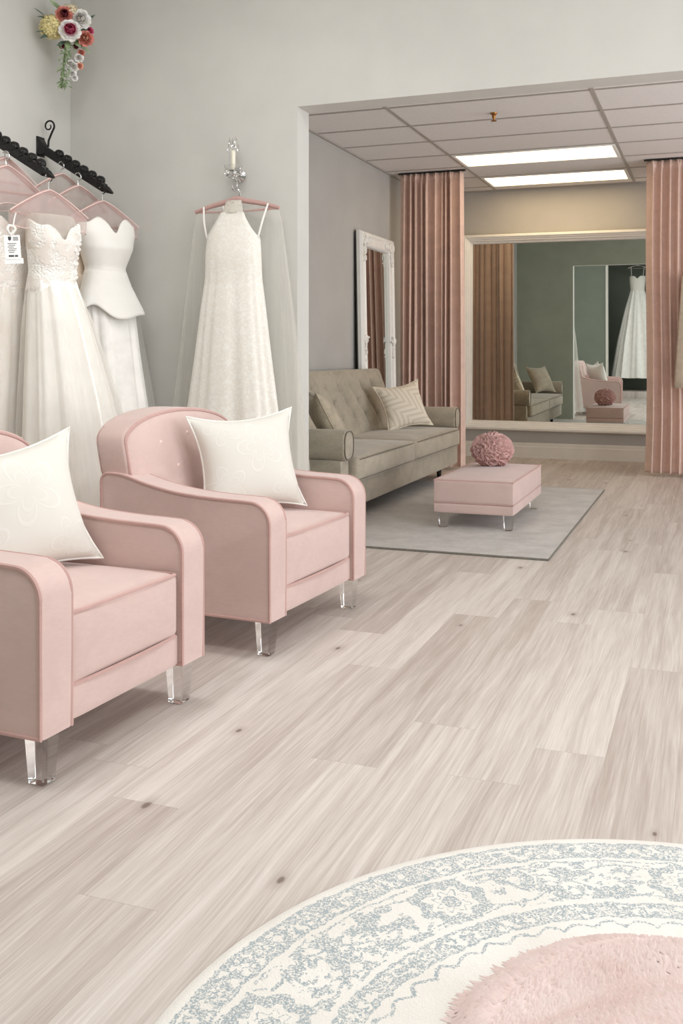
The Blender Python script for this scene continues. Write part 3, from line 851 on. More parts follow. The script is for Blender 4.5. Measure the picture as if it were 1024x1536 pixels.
bm = B(); box(bm, (-w/2+0.09, -0.008, -h/2+0.09), (w/2-0.09, -0.002, h/2-0.09)); obj('mirror_glass', bm, M['mirror'], wm)
wm.rotation_euler = (R(0.35), R(0.3), 0)

lm = thing('leaning_mirror', 'tall ornate white mirror leaning against the alcove wall behind the sofa', 'mirror', (XA+0.065, 8.68, 0.0))
lm.rotation_euler = (Matrix.Rotation(R(90), 3, 'Z') @ Matrix.Rotation(R(-1.0), 3, 'X')).to_euler()
w, h = 0.95, 2.18
bm = B(); frame_ring(bm, w, h, [(0, 0.0), (0, 0.03), (0.014, 0.050), (0.034, 0.052), (0.05, 0.040), (0.10, 0.036), (0.115, 0.046), (0.130, 0.036), (0.140, 0.012), (0.140, 0)])
for v in bm.verts: v.co.z += h/2
obj('frame', bm, M['white_frame'], lm, angle=20)
bm = B(); box(bm, (-w/2+0.13, -0.012, 0.13), (w/2-0.13, -0.004, h-0.13)); obj('mirror_glass', bm, M['mirror'], lm)
bm = B(); box(bm, (-w/2+0.002, 0.0, 0.002), (w/2-0.002, 0.012, h-0.002)); obj('backing', bm, M['grout'], lm)
def scrollwork(cx, cz, flipx, flipz, corner=True):
    bm = B(); rg = random.Random(int(cx*100+cz*10))
    def spiral(x, z, r, a0, turns, sg):
        pts = []
        for i in range(22):
            f = i/21; a = a0+sg*turns*2*PI*f; rr = r*(1-0.85*f)
            pts.append((x+rr*math.cos(a), -0.050, z+rr*math.sin(a)))
        tube(bm, pts, 0.010, False, 6, lambda q: 1.1-0.5*q)
    for (dx, dz, r, a) in ((0, 0, 0.055, 0.5), (0.085, 0.0, 0.040, 2.0), (0.0, -0.085, 0.040, 4.0), (0.155, 0.005, 0.03, 1.0), (0.005, -0.155, 0.03, 3.0)):
        spiral(cx+flipx*dx, cz+flipz*dz, r, a, 1.4, flipx*flipz)
    for k in range(9):
        a = rg.uniform(0, 2*PI); q = rg.uniform(0.01, 0.06)
        sphere(bm, (cx+flipx*abs(q*math.cos(a)), -0.050, cz-flipz*-abs(q*math.sin(a))*-1), 0.011, 8, 6, (1.2, 0.6, 0.9))
    obj('scroll_ornament', bm, M['white_frame'], lm)
scrollwork(-w/2+0.08, h-0.08, 1, 1); scrollwork(w/2-0.08, h-0.08, -1, 1)
scrollwork(-w/2+0.07, h*0.5+0.12, 0.4, 1); scrollwork(w/2-0.07, h*0.5+0.12, -0.4, 1)

# ------------------------------------------------------------------ round rug and fur throw
bm = B()
prof = [(0.0, 0.010), (0.30, 0.010), (0.60, 0.010), (0.885, 0.010), (0.902, 0.008), (0.908, 0.003), (0.906, 0.0), (0.0, 0.0)]
seg = 128; rings = [[(r*math.cos(2*PI*k/seg), r*math.sin(2*PI*k/seg), z) for k in range(seg)] for r, z in prof[1:-1]]
loft(bm, rings, True, True)
tag(obj('round_rug', bm, M['round_rug'], loc=(0.05, 1.45, 0)), 'round cream rug with a faded blue floral border in the foreground', 'rug')

def fur_throw():
    t = thing('fur_throw', 'fluffy pale pink fur throw lying on the round cream rug', 'throw', (0.07, 1.47, 0.010))
    na, nr = 96, 24
    def Rr(a):   # outline
        return 0.475*(1+0.035*math.sin(3*a+0.6)+0.03*math.sin(5*a+2.0)+0.018*math.sin(9*a+1.0))
    def Hh(f, a):
        x, y = f*math.cos(a), f*math.sin(a)
        edge = (1-f**5)**0.6 if f < 1 else 0.0
        lump = 1+0.25*math.sin(4.2*x+1.1)*math.sin(3.6*y+0.4)+0.16*math.sin(9*x-4*y)
        fold = -0.45*math.exp(-((x*0.35+0.30-0.45*y+0.06*math.sin(6*y))/0.09)**2)*max(0, y+0.25)
        return edge*0.085*(lump+fold)
    def Hxy(x, y):
        a = math.atan2(y, x); f = math.hypot(x, y)/Rr(a)
        return max(0.001, Hh(f, a)) if f < 1 else 0.0
    V = [(0, 0, Hh(0, 0))]; F = []
    for i in range(1, nr+1):
        f = i/nr
        for k in range(na):
            a = 2*PI*k/na; V.append((Rr(a)*f*math.cos(a), Rr(a)*f*math.sin(a), max(0.001, Hh(f, a))))
    for k in range(na): F.append((0, 1+k, 1+(k+1) % na))
    for i in range(nr-1):
        for k in range(na):
            a, b_ = 1+i*na+k, 1+i*na+(k+1) % na; F.append((a, a+na, b_+na, b_))
    obj('hide', (V, F), M['fur'], t, angle=80)
    rg = np.random.default_rng(3); V, F = [], []
    for i in range(24000):
        f = math.sqrt(rg.uniform(0, 1)); a = rg.uniform(0, 2*PI)
        r_ = Rr(a)*f; x, y = r_*math.cos(a), r_*math.sin(a); z = max(0.002, Hh(f, a))
        sw = 0.9*math.sin(5*x+2*y)+0.8*math.sin(6*y-3*x+1)+rg.normal(0, 0.35)-0.9
        dx, dy = math.cos(sw), math.sin(sw)
        if f > 0.86: dx = 0.4*dx+math.cos(a); dy = 0.4*dy+math.sin(a)
        n_ = math.hypot(dx, dy)+1e-6; dx /= n_; dy /= n_
        L = rg.uniform(0.022, 0.036); wd = rg.uniform(0.0025, 0.0048); px, py = -dy*wd, dx*wd
        b0 = len(V); up = 0.0065 if f < 0.9 else 0.004
        for (s, hgt, ww) in ((0.0, -0.003, 1.0), (0.45, up*1.0, 1.0), (1.0, -0.001, 0.3)):
            zs = Hxy(x+dx*L*s, y+dy*L*s); zc = max(0.0005, zs+min(hgt, 0.0004)); zm = max(0.001, zs+hgt)
            V += [(x+dx*L*s+px*ww, y+dy*L*s+py*ww, zc), (x+dx*L*s, y+dy*L*s, zm), (x+dx*L*s-px*ww, y+dy*L*s-py*ww, zc)]
        for s in (0, 3):
            F += [(b0+s, b0+s+1, b0+s+4, b0+s+3), (b0+s+1, b0+s+2, b0+s+5, b0+s+4)]
    o = obj('fur', (V, F), M['fur'], t, angle=180); o['kind'] = 'stuff'
fur_throw()

# ------------------------------------------------------------------ gowns
def interp(tab, z):
    zs = [r[0] for r in tab]
    return [float(np.interp(z, zs, [r[i] for r in tab])) for i in range(1, len(tab[0]))]
def gown_shell(tab, ztop, folds, seed, nz=34, na=112, zlo=None, hem=None):
    """tab rows: z, half width (y), half depth (x), x shift, fold amplitude, y shift - rising z; ztop(y/a, front)"""
    rg = np.random.default_rng(seed); ph = rg.uniform(0, 6.28, 6)
    zb = tab[0][0] if zlo is None else zlo; zt = tab[-1][0]
    rings = []
    for j in range(nz+1):
        s = j/nz; ring = []
        for k in range(na):
            a = 2*PI*k/na
            cy, sx = math.cos(a), math.sin(a)
            top = ztop(cy, sx) if ztop else zt
            zl = zb+(hem(a) if hem else 0.0)
            z = zl+(top-zl)*s
            hw, hd, xo, fa, yo = interp(tab, z)
            fo = 0.6*math.cos(folds*a+ph[0]+0.6*z)+0.3*math.cos((folds*1.7)//1*a+ph[1])+0.25*math.cos((folds*2.6)//1*a+ph[2]-0.5*z)
            fo = math.copysign(abs(fo)**0.8, fo)
            q = 1+fa*fo
            c = math.copysign(abs(cy)**0.9, cy); n_ = math.copysign(abs(sx)**0.9, sx)
            ring.append((xo+hd*n_*(1+fa*fo*1.6), yo+hw*c*q, z + (fa*0.06*fo if s == 0 else 0)))
        rings.append(ring)
    bm = B(); loft(bm, rings, closed=True); return bm

def hanger(label, loc, rz, half, drop, hook, mat, group, cover=None, thick=0.009):
    """loc = the neck of the hanger"""
    t = thing('dress_hanger', label, 'hanger', loc, rz, group)
    bm = B()
    arm_ = smooth_line([(0, -half, -drop), (0, -half*0.62, -drop*0.55), (0, -half*0.2, -0.012), (0, 0, 0.0), (0, half*0.2, -0.012), (0, half*0.62, -drop*0.55), (0, half, -drop)], 5)
    tube(bm, arm_, thick, False, 10, lambda q: 0.75+0.35*math.sin(PI*q))
    tube(bm, [(0, -half, -drop), (0, -half*0.5, -drop-0.006), (0, 0, -drop-0.008), (0, half*0.5, -drop-0.006), (0, half, -drop)], 0.006, False, 8)
    obj('frame', bm, mat, t)
    bm = B(); r = 0.020
    pts = [(0, 0, 0.0), (0, 0, hook-2*r)] + [(0, r*math.sin(math.radians(a))*1.0-0.0, hook-r-r*math.cos(math.radians(a))) for a in range(20, 250, 20)]
    tube(bm, pts, 0.0040, False, 8, lambda q: 0.8+0.35*math.sin(q*34)**2); obj('hook', bm, M['chrome'], t)
    if cover:
        mt, dpt, dz = cover
        bm = B(); rings = []
        for j in range(9):
            f = j/8; ring = []
            for k in range(48):
                a = 2*PI*k/48; y = math.cos(a); x = math.sin(a)
                yy = half*1.05*y; zt = -drop*abs(y)**1.25+0.004
                ring.append((x*(0.014+dpt*f)*(1+0.18*math.cos(9*a)*f), yy*(1+0.02*f)*(1-0.05*f*f), zt+(-(drop+dz*0.45)*(1-0.35*abs(y)**3*0)-zt)*f*(0.95+0.06*math.cos(5*a+1))))
            rings.append(ring)
        loft(bm, rings); o = obj('shoulder_cover', bm, mt, t, angle=80)
        bm = B(); tube(bm, rings[-1], 0.0022, True, 5); tube(bm, [(0.016, y*half*1.05, -drop*abs(y)**1.25+0.006) for y in np.linspace(-1, 1, 21)], 0.003, False, 5); obj('cover_seam', bm, M['seam_pink'], o)
    return t

HANG = 'pink hangers on the black racks'
GOWN = 'wedding gowns on the black racks'
def bar_z(x): return 2.235-(x-XL)*0.60          # underside height of a sloping rack arm
# --- black iron rack arms on the left wall
def rack(label, y):
    t = thing('rack_arm', label, 'clothes rack', (XL, y, 2.245), 0, 'black iron rack arms')
    tilt = Matrix.Rotation(math.atan(0.60), 4, 'Y')
    L = 0.495
    def put(name, bm, par=t, tl=True):
        if tl: bmesh.ops.transform(bm, matrix=tilt, verts=bm.verts)
        return obj(name, bm, M['iron'], par)
    bm = B(); box(bm, (0.0, -0.015, -0.024), (L, 0.015, 0.022), 0.005, 1); bar_ = put('bar', bm)
    bm = B(); box(bm, (0.0, -0.035, -0.055), (0.008, 0.035, 0.055), 0.003, 1)
    loft(bm, [[(0.008, sy*0.030, sz*0.045) for sy, sz in ((-1, -1), (1, -1), (1, 1), (-1, 1))], [(0.045, sy*0.014, sz*0.018-0.02) for sy, sz in ((-1, -1), (1, -1), (1, 1), (-1, 1))]], True, True); put('wall_plate', bm, t, False)
    for k in range(6):
        x = 0.135+k*0.062
        bm = B()
        lathe(bm, [(0.006, -0.020), (0.020, -0.018), (0.026, -0.010), (0.026, 0.010), (0.020, 0.018), (0.006, 0.020)], 16)
        bmesh.ops.transform(bm, matrix=Matrix.Translation((x, 0, 0.022)) @ Matrix.Rotation(PI/2, 4, 'X'), verts=bm.verts)
        sphere(bm, (x, 0, 0.024), 0.018, 10, 8, (1, 1.5, 1))
        put('knob', bm, bar_)
    bm = B(); lathe(bm, [(0.016, 0), (0.019, 0.02), (0.006, 0.06)], 12); bmesh.ops.transform(bm, matrix=Matrix.Translation((L-0.005, 0, 0)) @ Matrix.Rotation(PI/2, 4, 'Y'), verts=bm.verts); put('tip', bm)
    bm = B(); pts = [(0.055, 0, -0.005), (0.058, 0, 0.03), (0.075, 0, 0.065)]
    for i in range(26):
        f = i/25; a = -0.3+f*2.0*PI*1.15; rr = 0.036*(1-0.72*f); pts.append((0.060+rr*math.cos(a), 0, 0.110+rr*math.sin(a)))
    tube(bm, pts, 0.0052, False, 8, lambda q: 1.15-0.5*q); put('scroll', bm, t, False)
    return t
YR1, YR2 = 4.09, 4.60
rack('black iron rack arm near the wall corner, its scroll and wall plate in view', YR2)
rack('black iron rack arm at the left edge, only its beaded tip in view', YR1)

def place_hanger(label, x, y, rz, half, drop, mat, cover=None, hook=0.085):
    return hanger(label, (x, y, bar_z(x)-hook+0.010), rz, half, drop, hook, mat, HANG, cover)
# ---- corner rack: satin peplum gown in front, champagne one behind it
rzE = R(-24)
xE = -3.095
place_hanger('pink hanger holding the strapless satin peplum gown, rightmost on the corner rack', xE, YR2, rzE, 0.215, 0.125, M['pink_pipe'], (M['organza'], 0.05, 0.13))
E1 = thing('wedding_gown', 'white strapless satin gown with a short peplum, rightmost on the corner rack', 'wedding dress', (xE, YR2, 0), rzE, GOWN)
def sweet(zc, zs, dip):  # sweetheart neckline
    def f(cy, sx):
        if sx > -0.15: return zc + (zs-zc)*abs(cy)**3 + dip*(math.exp(-((abs(cy)-0.45)/0.28)**2)) - dip*0.9*math.exp(-(cy/0.13)**2)
        return zs-0.05
    return f
tabE = [(1.50, 0.118, 0.082, 0.03, 0.008, 0.0), (1.56, 0.114, 0.080, 0.03, 0.006, 0.0), (1.66, 0.150, 0.105, 0.04, 0.0, 0.0), (1.74, 0.168, 0.098, 0.035, 0.0, 0), (1.86, 0.172, 0.07, 0.02, 0.0, 0)]
bm = gown_shell(tabE, sweet(1.775, 1.79, 0.045), 5, 2, 26); o = obj('bodice', bm, M['satin'], E1, angle=80); o.modifiers.new('cloth', 'SOLIDIFY').thickness = 0.004
tabP = [(1.24, 0.222, 0.150, 0.055, 0.045, 0.022), (1.34, 0.200, 0.130, 0.045, 0.03, 0.015), (1.46, 0.146, 0.096, 0.035, 0.012, 0.005), (1.545, 0.117, 0.081, 0.03, 0.004, 0.0)]
bm = gown_shell(tabP, None, 4, 3, 16, 112, 1.31, lambda a: 0.030*math.cos(a*3-0.9)+0.016*math.cos(a*5+0.4)); o = obj('peplum', bm, M['satin'], E1, angle=80); o.modifiers.new('cloth', 'SOLIDIFY').thickness = 0.005
tabS = [(0.05, 0.24, 0.15, 0.16, 0.10, 0.03), (0.6, 0.20, 0.13, 0.12, 0.085, 0.025), (1.1, 0.155, 0.105, 0.07, 0.06, 0.02), (1.40, 0.145, 0.09, 0.045, 0.04, 0.01)]
bm = gown_shell(tabS, None, 9, 5, 24); obj('skirt', bm, M['tulle'], E1, angle=80)
tabV = [(0.05, 0.26, 0.09, 0.12, 0.05, 0.05), (0.7, 0.235, 0.08, 0.10, 0.05, 0.045), (1.3, 0.18, 0.06, 0.02, 0.04, 0.03), (1.52, 0.16, 0.05, -0.02, 0.02, 0.0)]
bm = gown_shell(tabV, None, 10, 6, 20); obj('train', bm, M['veil'], E1, angle=80)
place_hanger('pink hanger with the champagne satin gown, behind the peplum gown', -3.215, YR2-0.05, R(-16), 0.20, 0.115, M['pink_pipe'], (M['organza_clear'], 0.035, 0.16), 0.075)
E2 = thing('wedding_gown', 'champagne satin gown with a cropped top, half hidden behind the white peplum gown', 'wedding dress', (-3.215, YR2-0.05, 0), R(-16), GOWN)
tabE2 = [(1.37, 0.185, 0.060, 0.0, 0.03, -0.02), (1.5, 0.165, 0.055, 0, 0.01, -0.01), (1.7, 0.175, 0.055, 0, 0.0, 0), (1.86, 0.17, 0.05, 0.0, 0.0, 0)]
bm = gown_shell(tabE2, sweet(1.80, 1.82, 0.02), 5, 3, 20); o = obj('bodice', bm, M['champagne'], E2, angle=80); o.modifiers.new('cloth', 'SOLIDIFY').thickness = 0.004
tabS2 = [(0.05, 0.28, 0.07, 0.02, 0.12, -0.0), (0.8, 0.22, 0.06, 0.01, 0.10, -0.0), (1.42, 0.15, 0.05, 0.0, 0.04, 0)]
bm = gown_shell(tabS2, None, 11, 9, 20); obj('skirt', bm, M['tulle'], E2, angle=80)
bm = B(); sphere(bm, (0.065, -0.145, 1.425), 0.022, 12, 8, (0.8, 1, 1)); obj('satin_button', bm, M['ivory'], E2)
place_hanger('pink hanger nearest the wall on the corner rack, with grey organza over it', -3.33, YR2-0.04, R(-10), 0.205, 0.11, M['pink_pipe'], (M['organza_clear'], 0.03, 0.30), 0.07)

# ---- near rack: lace bodice gown in front, tulle gown and blush gown further in
rzD = R(-22); xD = -3.06
place_hanger('pink hanger with the lace bodice gown, at the tip of the left rack', xD, YR1, rzD, 0.205, 0.12, M['pink_pipe'], (M['organza'], 0.045, 0.17))
D1 = thing('wedding_gown', 'white gown with beaded lace bodice and tulle skirt, at the left rack tip', 'wedding dress', (xD, YR1, 0), rzD, GOWN)
tabD = [(1.40, 0.130, 0.095, 0.03, 0.02, 0.0), (1.50, 0.115, 0.085, 0.03, 0.0, 0.0), (1.64, 0.130, 0.105, 0.04, 0.0, 0), (1.74, 0.132, 0.085, 0.03, 0.0, 0), (1.84, 0.125, 0.05, 0.01, 0.0, 0)]
bm = gown_shell(tabD, sweet(1.675, 1.745, 0.035), 5, 4, 26); BD = o = obj('bodice', bm, M['beaded'], D1, angle=80); o.modifiers.new('cloth', 'SOLIDIFY').thickness = 0.004
bm = gown_shell([(1.60, 0.128, 0.100, 0.035, 0, 0), (1.70, 0.131, 0.092, 0.03, 0, 0), (1.755, 0.127, 0.075, 0.02, 0, 0), (1.775, 0.118, 0.062, 0.015, 0, 0)], None, 5, 4, 10); obj('neckline', bm, M['sheer_lace'], D1, angle=80)
tabDs = [(0.05, 0.32, 0.17, 0.30, 0.09, 0.03), (0.5, 0.262, 0.15, 0.235, 0.08, 0.02), (0.9, 0.205, 0.135, 0.155, 0.07, 0.012), (1.25, 0.150, 0.115, 0.075, 0.05, 0.005), (1.45, 0.118, 0.092, 0.03, 0.03, 0.0)]
bm = gown_shell(tabDs, None, 10, 14, 30, 140); obj('skirt', bm, M['tulle'], D1, angle=80)
tabDo = [(0.05, 0.36, 0.205, 0.305, 0.11, 0.03), (0.5, 0.295, 0.18, 0.24, 0.10, 0.02), (0.9, 0.232, 0.16, 0.16, 0.09, 0.012), (1.25, 0.168, 0.13, 0.075, 0.06, 0.005), (1.42, 0.126, 0.10, 0.03, 0.03, 0.0)]
bm = gown_shell(tabDo, None, 13, 15, 26, 140); obj('tulle_overlay', bm, M['overskirt'], D1, angle=80)
bod = BD; rg = random.Random(5); first = None
for i in range(60):
    a = rg.uniform(-0.5, 1.0); z = rg.uniform(1.46, 1.73)
    hw, hd, xo, fa, yo = interp(tabD, z)
    yy = hw*math.cos(a); xx = xo+hd*math.sin(a)
    if yy < 0.062: continue
    if first is None:
        bm = B()
        for k in range(5):
            b_ = k*2*PI/5; sphere(bm, (0.003, 0.006*math.cos(b_), 0.006*math.sin(b_)), 0.0062, 6, 4)
        first = obj('applique_flower', bm, M['satin'], bod); c = first
    else:
        c = first.copy(); C.objects.link(c); c.parent = bod
    c.location = (xx+0.002, yy+0.001, z)
place_hanger('pink hanger with the sequined gown, at the left edge of the photo', -3.235, YR1-0.10, R(-12), 0.205, 0.115, M['pink_pipe'], (M['organza'], 0.045, 0.20), 0.075)
D2 = thing('wedding_gown', 'white gown with a sequined tulle skirt, filling the left edge', 'wedding dress', (-3.235, YR1-0.10, 0), R(-12), GOWN)
tabD2 = [(1.38, 0.16, 0.060, 0.0, 0.02, -0.02), (1.52, 0.14, 0.055, 0, 0, 0), (1.70, 0.165, 0.055, 0, 0, 0), (1.84, 0.16, 0.045, 0, 0, 0)]
bm = gown_shell(tabD2, sweet(1.73, 1.79, 0.03), 5, 7, 20); o = obj('bodice', bm, M['beaded'], D2, angle=80); o.modifiers.new('cloth', 'SOLIDIFY').thickness = 0.004
tabD2s = [(0.05, 0.40, 0.12, 0.15, 0.11, -0.27), (0.6, 0.31, 0.10, 0.105, 0.10, -0.19), (1.1, 0.20, 0.075, 0.05, 0.07, -0.09), (1.44, 0.14, 0.055, 0.0, 0.03, -0.02)]
bm = gown_shell(tabD2s, None, 10, 24, 28, 130); obj('skirt', bm, M['beaded'], D2, angle=80)
tabD2o = [(0.05, 0.44, 0.145, 0.155, 0.13, -0.275), (0.6, 0.345, 0.12, 0.11, 0.12, -0.195), (1.1, 0.225, 0.088, 0.05, 0.09, -0.09), (1.42, 0.15, 0.060, 0.0, 0.03, -0.02)]
bm = gown_shell(tabD2o, None, 14, 25, 24, 130); obj('tulle_overlay', bm, M['overskirt'], D2, angle=80)
place_hanger('pink hanger innermost on the left rack, under pink organza', -3.34, YR1+0.02, R(-6), 0.20, 0.11, M['pink_pipe'], (M['organza'], 0.03, 0.26), 0.07)
# price tag on the lace gown
tg = thing('price_tag', 'white printed card tag hanging left of the lace bodice on a ribbon', 'tag', (-3.00, 3.745, 1.585), R(-38))
tg.rotation_euler = (Matrix.Rotation(R(-36), 3, 'Z') @ Matrix.Rotation(R(4), 3, 'X')).to_euler()
bm = B(); box(bm, (-0.001, -0.036, -0.055), (0.001, 0.036, 0.055)); box(bm, (-0.004, -0.040, -0.075), (-0.002, 0.046, -0.050)); obj('card', bm, M['paper'], tg)
bm = B()
def mark(y0, z0, y1, z1): box(bm, (0.001, y0, z0), (0.0018, y1, z1))
prism(bm, [(-0.018, 0.048), (-0.004, 0.048), (-0.004, 0.036), (-0.011, 0.028), (-0.018, 0.036)], 0, 0.001, 0.0018)
for k in range(3): mark(0.004, 0.046-k*0.006, 0.028, 0.043-k*0.006)
for k in range(6): mark(-0.022+0.004*(k % 2), 0.018-k*0.008, 0.018-0.006*(k % 3), 0.0155-k*0.008)
mark(-0.020, -0.044, 0.004, -0.036); mark(0.008, -0.044, 0.022, -0.036)
obj('print', bm, M['ink'], tg)
bm = B(); tube(bm, smooth_line([(0, 0, 0.055), (-0.01, 0.01, 0.085), (-0.05, 0.03, 0.13), (-0.12, 0.06, 0.17)], 5), 0.0035, False, 6)
tube(bm, smooth_line([(0, -0.004, 0.055), (0.008, -0.02, 0.08), (-0.005, -0.005, 0.10), (0.004, 0.018, 0.085), (0, 0, 0.058)], 5), 0.006, False, 6); obj('ribbon', bm, M['satin'], tg)

# ---- halter gown on the sconce
XH, YH = -2.385, 4.775
hanger('pink velvet hanger hooked on the crystal sconce, carrying the halter gown', (XH, YH+0.02, 1.925), R(-90), 0.248, 0.060, 0.05, M['pink_pipe'], None, None, 0.014)
H1 = thing('wedding_gown', 'ivory lace halter gown hanging alone on the wall below the crystal sconce', 'wedding dress', (XH, YH, 0), R(-90))
def halter(cy, sx):
    if sx > -0.1:
        a = abs(cy); return 1.848 if a < 0.42 else 1.848-(1.848-1.712)*((a-0.42)/0.58)**0.8
    return 1.70
tabH = [(0.06, 0.295, 0.12, 0.035, 0.085, 0.0), (0.5, 0.276, 0.112, 0.033, 0.078, 0.0), (0.8, 0.252, 0.10, 0.03, 0.065, 0.0), (1.10, 0.212, 0.09, 0.028, 0.050, 0), (1.35, 0.182, 0.078, 0.025, 0.035, 0), (1.50, 0.162, 0.064, 0.020, 0.022, 0), (1.62, 0.160, 0.070, 0.022, 0.006, 0), (1.72, 0.153, 0.058, 0.018, 0.0, 0), (1.85, 0.150, 0.03, 0.008, 0.0, 0)]
bm = gown_shell(tabH, halter, 7, 31, 40, 140); o = obj('gown', bm, M['lace'], H1, angle=80); o.modifiers.new('cloth', 'SOLIDIFY').thickness = 0.004
bm = B(); rings = []
for j in range(6):
    f = j/5; z = 1.84+f*0.072; hw = 0.064-0.020*f
    rings.append([(0.034-0.018*f+0.0+0.012*math.sin(PI*u)-0.002, -hw+2*hw*u, z) for u in np.linspace(0, 1, 14)])
loft(bm, rings, closed=False); o = obj('lace_collar', bm, M['lace_net'], H1, angle=80); o.modifiers.new('cloth', 'SOLIDIFY').thickness = 0.003
for (y0, z0, y1, z1, x0, x1) in ((-0.190, 1.888, -0.150, 1.712, -0.005, 0.03), (0.190, 1.888, 0.150, 1.712, -0.005, 0.03), (-0.085, 1.905, -0.062, 1.845, -0.03, -0.02)):
    bm = B(); tube(bm, smooth_line([(x0, y0, z0), ((x0+x1)/2+0.01, y0*0.55+y1*0.45, (z0+z1)/2), (x1, y1, z1)], 4), 0.0055, False, 8); obj('strap', bm, M['satin'], H1)
tabC = [(0.10, 0.44, 0.038, -0.035, 0.08, -0.01), (0.72, 0.385, 0.035, -0.035, 0.06, -0.01), (1.2, 0.335, 0.030, -0.033, 0.045, -0.0), (1.6, 0.285, 0.022, -0.03, 0.03, 0), (1.82, 0.258, 0.014, -0.025, 0.01, 0), (1.88, 0.235, 0.010, -0.025, 0.0, 0)]
bm = gown_shell(tabC, None, 12, 33, 24, 140); obj('tulle_cape', bm, M['veil'], H1, angle=80)

# ---- gown in the closet behind the camera, seen in the mirror
xK = -1.55
bm = B(); tube(bm, [(cx0, -1.6, 2.94), (cx1, -1.6, 2.94)], 0.014, False, 10)
tag(obj('closet_rod', bm, M['chrome']), 'chrome closet rod reflected in the big mirror', 'clothes rail')
hanger('plain hanger on the closet rod in the mirror reflection', (xK, -1.6, 2.87), R(90), 0.20, 0.06, 0.085, M['chrome'], None)
K1 = thing('wedding_gown', 'long white tulle gown on the closet rod, seen in the big mirror', 'wedding dress', (xK, -1.6, 0), R(90))
tabK = [(0.42, 0.52, 0.30, 0.0, 0.10, 0), (1.2, 0.40, 0.24, 0, 0.10, 0), (1.9, 0.26, 0.16, 0, 0.07, 0), (2.35, 0.14, 0.10, 0, 0.02, 0)]
bm = gown_shell(tabK, None, 12, 41, 24); obj('skirt', bm, M['tulle'], K1, angle=80)
tabKb = [(2.30, 0.145, 0.105, 0, 0.01, 0), (2.55, 0.17, 0.11, 0, 0, 0), (2.70, 0.16, 0.08, 0, 0, 0)]
bm = gown_shell(tabKb, sweet(2.60, 2.64, 0.03), 5, 42, 14); obj('bodice', bm, M['lace'], K1, angle=80)
for s in (-1, 1):
    bm = B(); tube(bm, [(0.06, s*0.12, 2.62), (0.02, s*0.13, 2.75), (0, s*0.14, 2.835)], 0.006, False, 6); obj('strap', bm, M['satin'], K1)

# ------------------------------------------------------------------ crystal sconce
sc = thing('wall_sconce', 'crystal wall sconce with one candle tube above the halter gown', 'wall light', (-2.405, YW0, 2.06))
bm = B(); lathe(bm, [(0.03, 0), (0.034, 0.006), (0.02, 0.014), (0.008, 0.02)], 18)
bmesh.ops.transform(bm, matrix=Matrix.Rotation(PI/2, 4, 'X'), verts=bm.verts); obj('back_plate', bm, M['chrome'], sc)
bm = B(); tube(bm, smooth_line([(0, -0.012, 0), (0, -0.05, -0.03), (0, -0.085, -0.02), (0, -0.085, 0.012)], 6), 0.006, False, 8)
tube(bm, smooth_line([(0, -0.03, -0.015), (0, -0.05, -0.075), (0, -0.09, -0.085), (0, -0.105, -0.06)], 6), 0.0045, False, 8); obj('arm', bm, M['chrome'], sc)
bm = B(); lathe(bm, [(0.010, 0.0), (0.030, 0.002), (0.046, 0.016), (0.050, 0.030), (0.047, 0.030), (0.042, 0.018), (0.028, 0.007), (0.010, 0.006)], 16, (0, -0.085, 0.012)); obj('drip_bowl', bm, M['crystal'], sc)
bm = B(); lathe(bm, [(0.010, 0), (0.034, 0.008), (0.040, 0.022), (0.030, 0.030), (0.012, 0.034)], 12, (0, -0.085, -0.028)); obj('lower_bowl', bm, M['crystal'], sc, angle=20)
bm = B(); lathe(bm, [(0.0115, 0), (0.0115, 0.10), (0.008, 0.104)], 16, (0, -0.085, 0.02)); obj('candle_tube', bm, M['candle'], sc)
rg = random.Random(3)
def drop(p, r, l):
    bm = B(); lathe(bm, [(0.001, l), (r*0.6, l*0.62), (r, l*0.25), (r*0.5, 0.02*l), (0.001, 0)], 6, p); return bm
for i in range(9):
    a = i*2*PI/9; rr = 0.018 if i % 2 else 0.030
    o = obj('crystal_drop', drop((rr*math.cos(a), -0.085+rr*math.sin(a), 0.118+0.02*(i % 3)), 0.009, 0.040), M['crystal'], sc, angle=10)
obj('crystal_drop', drop((0, -0.085, 0.145), 0.013, 0.062), M['crystal'], sc, angle=10)
for i in range(7):
    a = i*2*PI/7
    obj('crystal_drop', drop((0.047*math.cos(a), -0.085+0.047*math.sin(a), -0.002), 0.007, 0.028), M['crystal'], sc, angle=10)
bm = B()
for k in range(8): sphere(bm, (-0.026-0.002*math.sin(k), -0.085, 0.035+k*0.013), 0.0042, 8, 6)
obj('bead_string', bm, M['crystal'], sc)

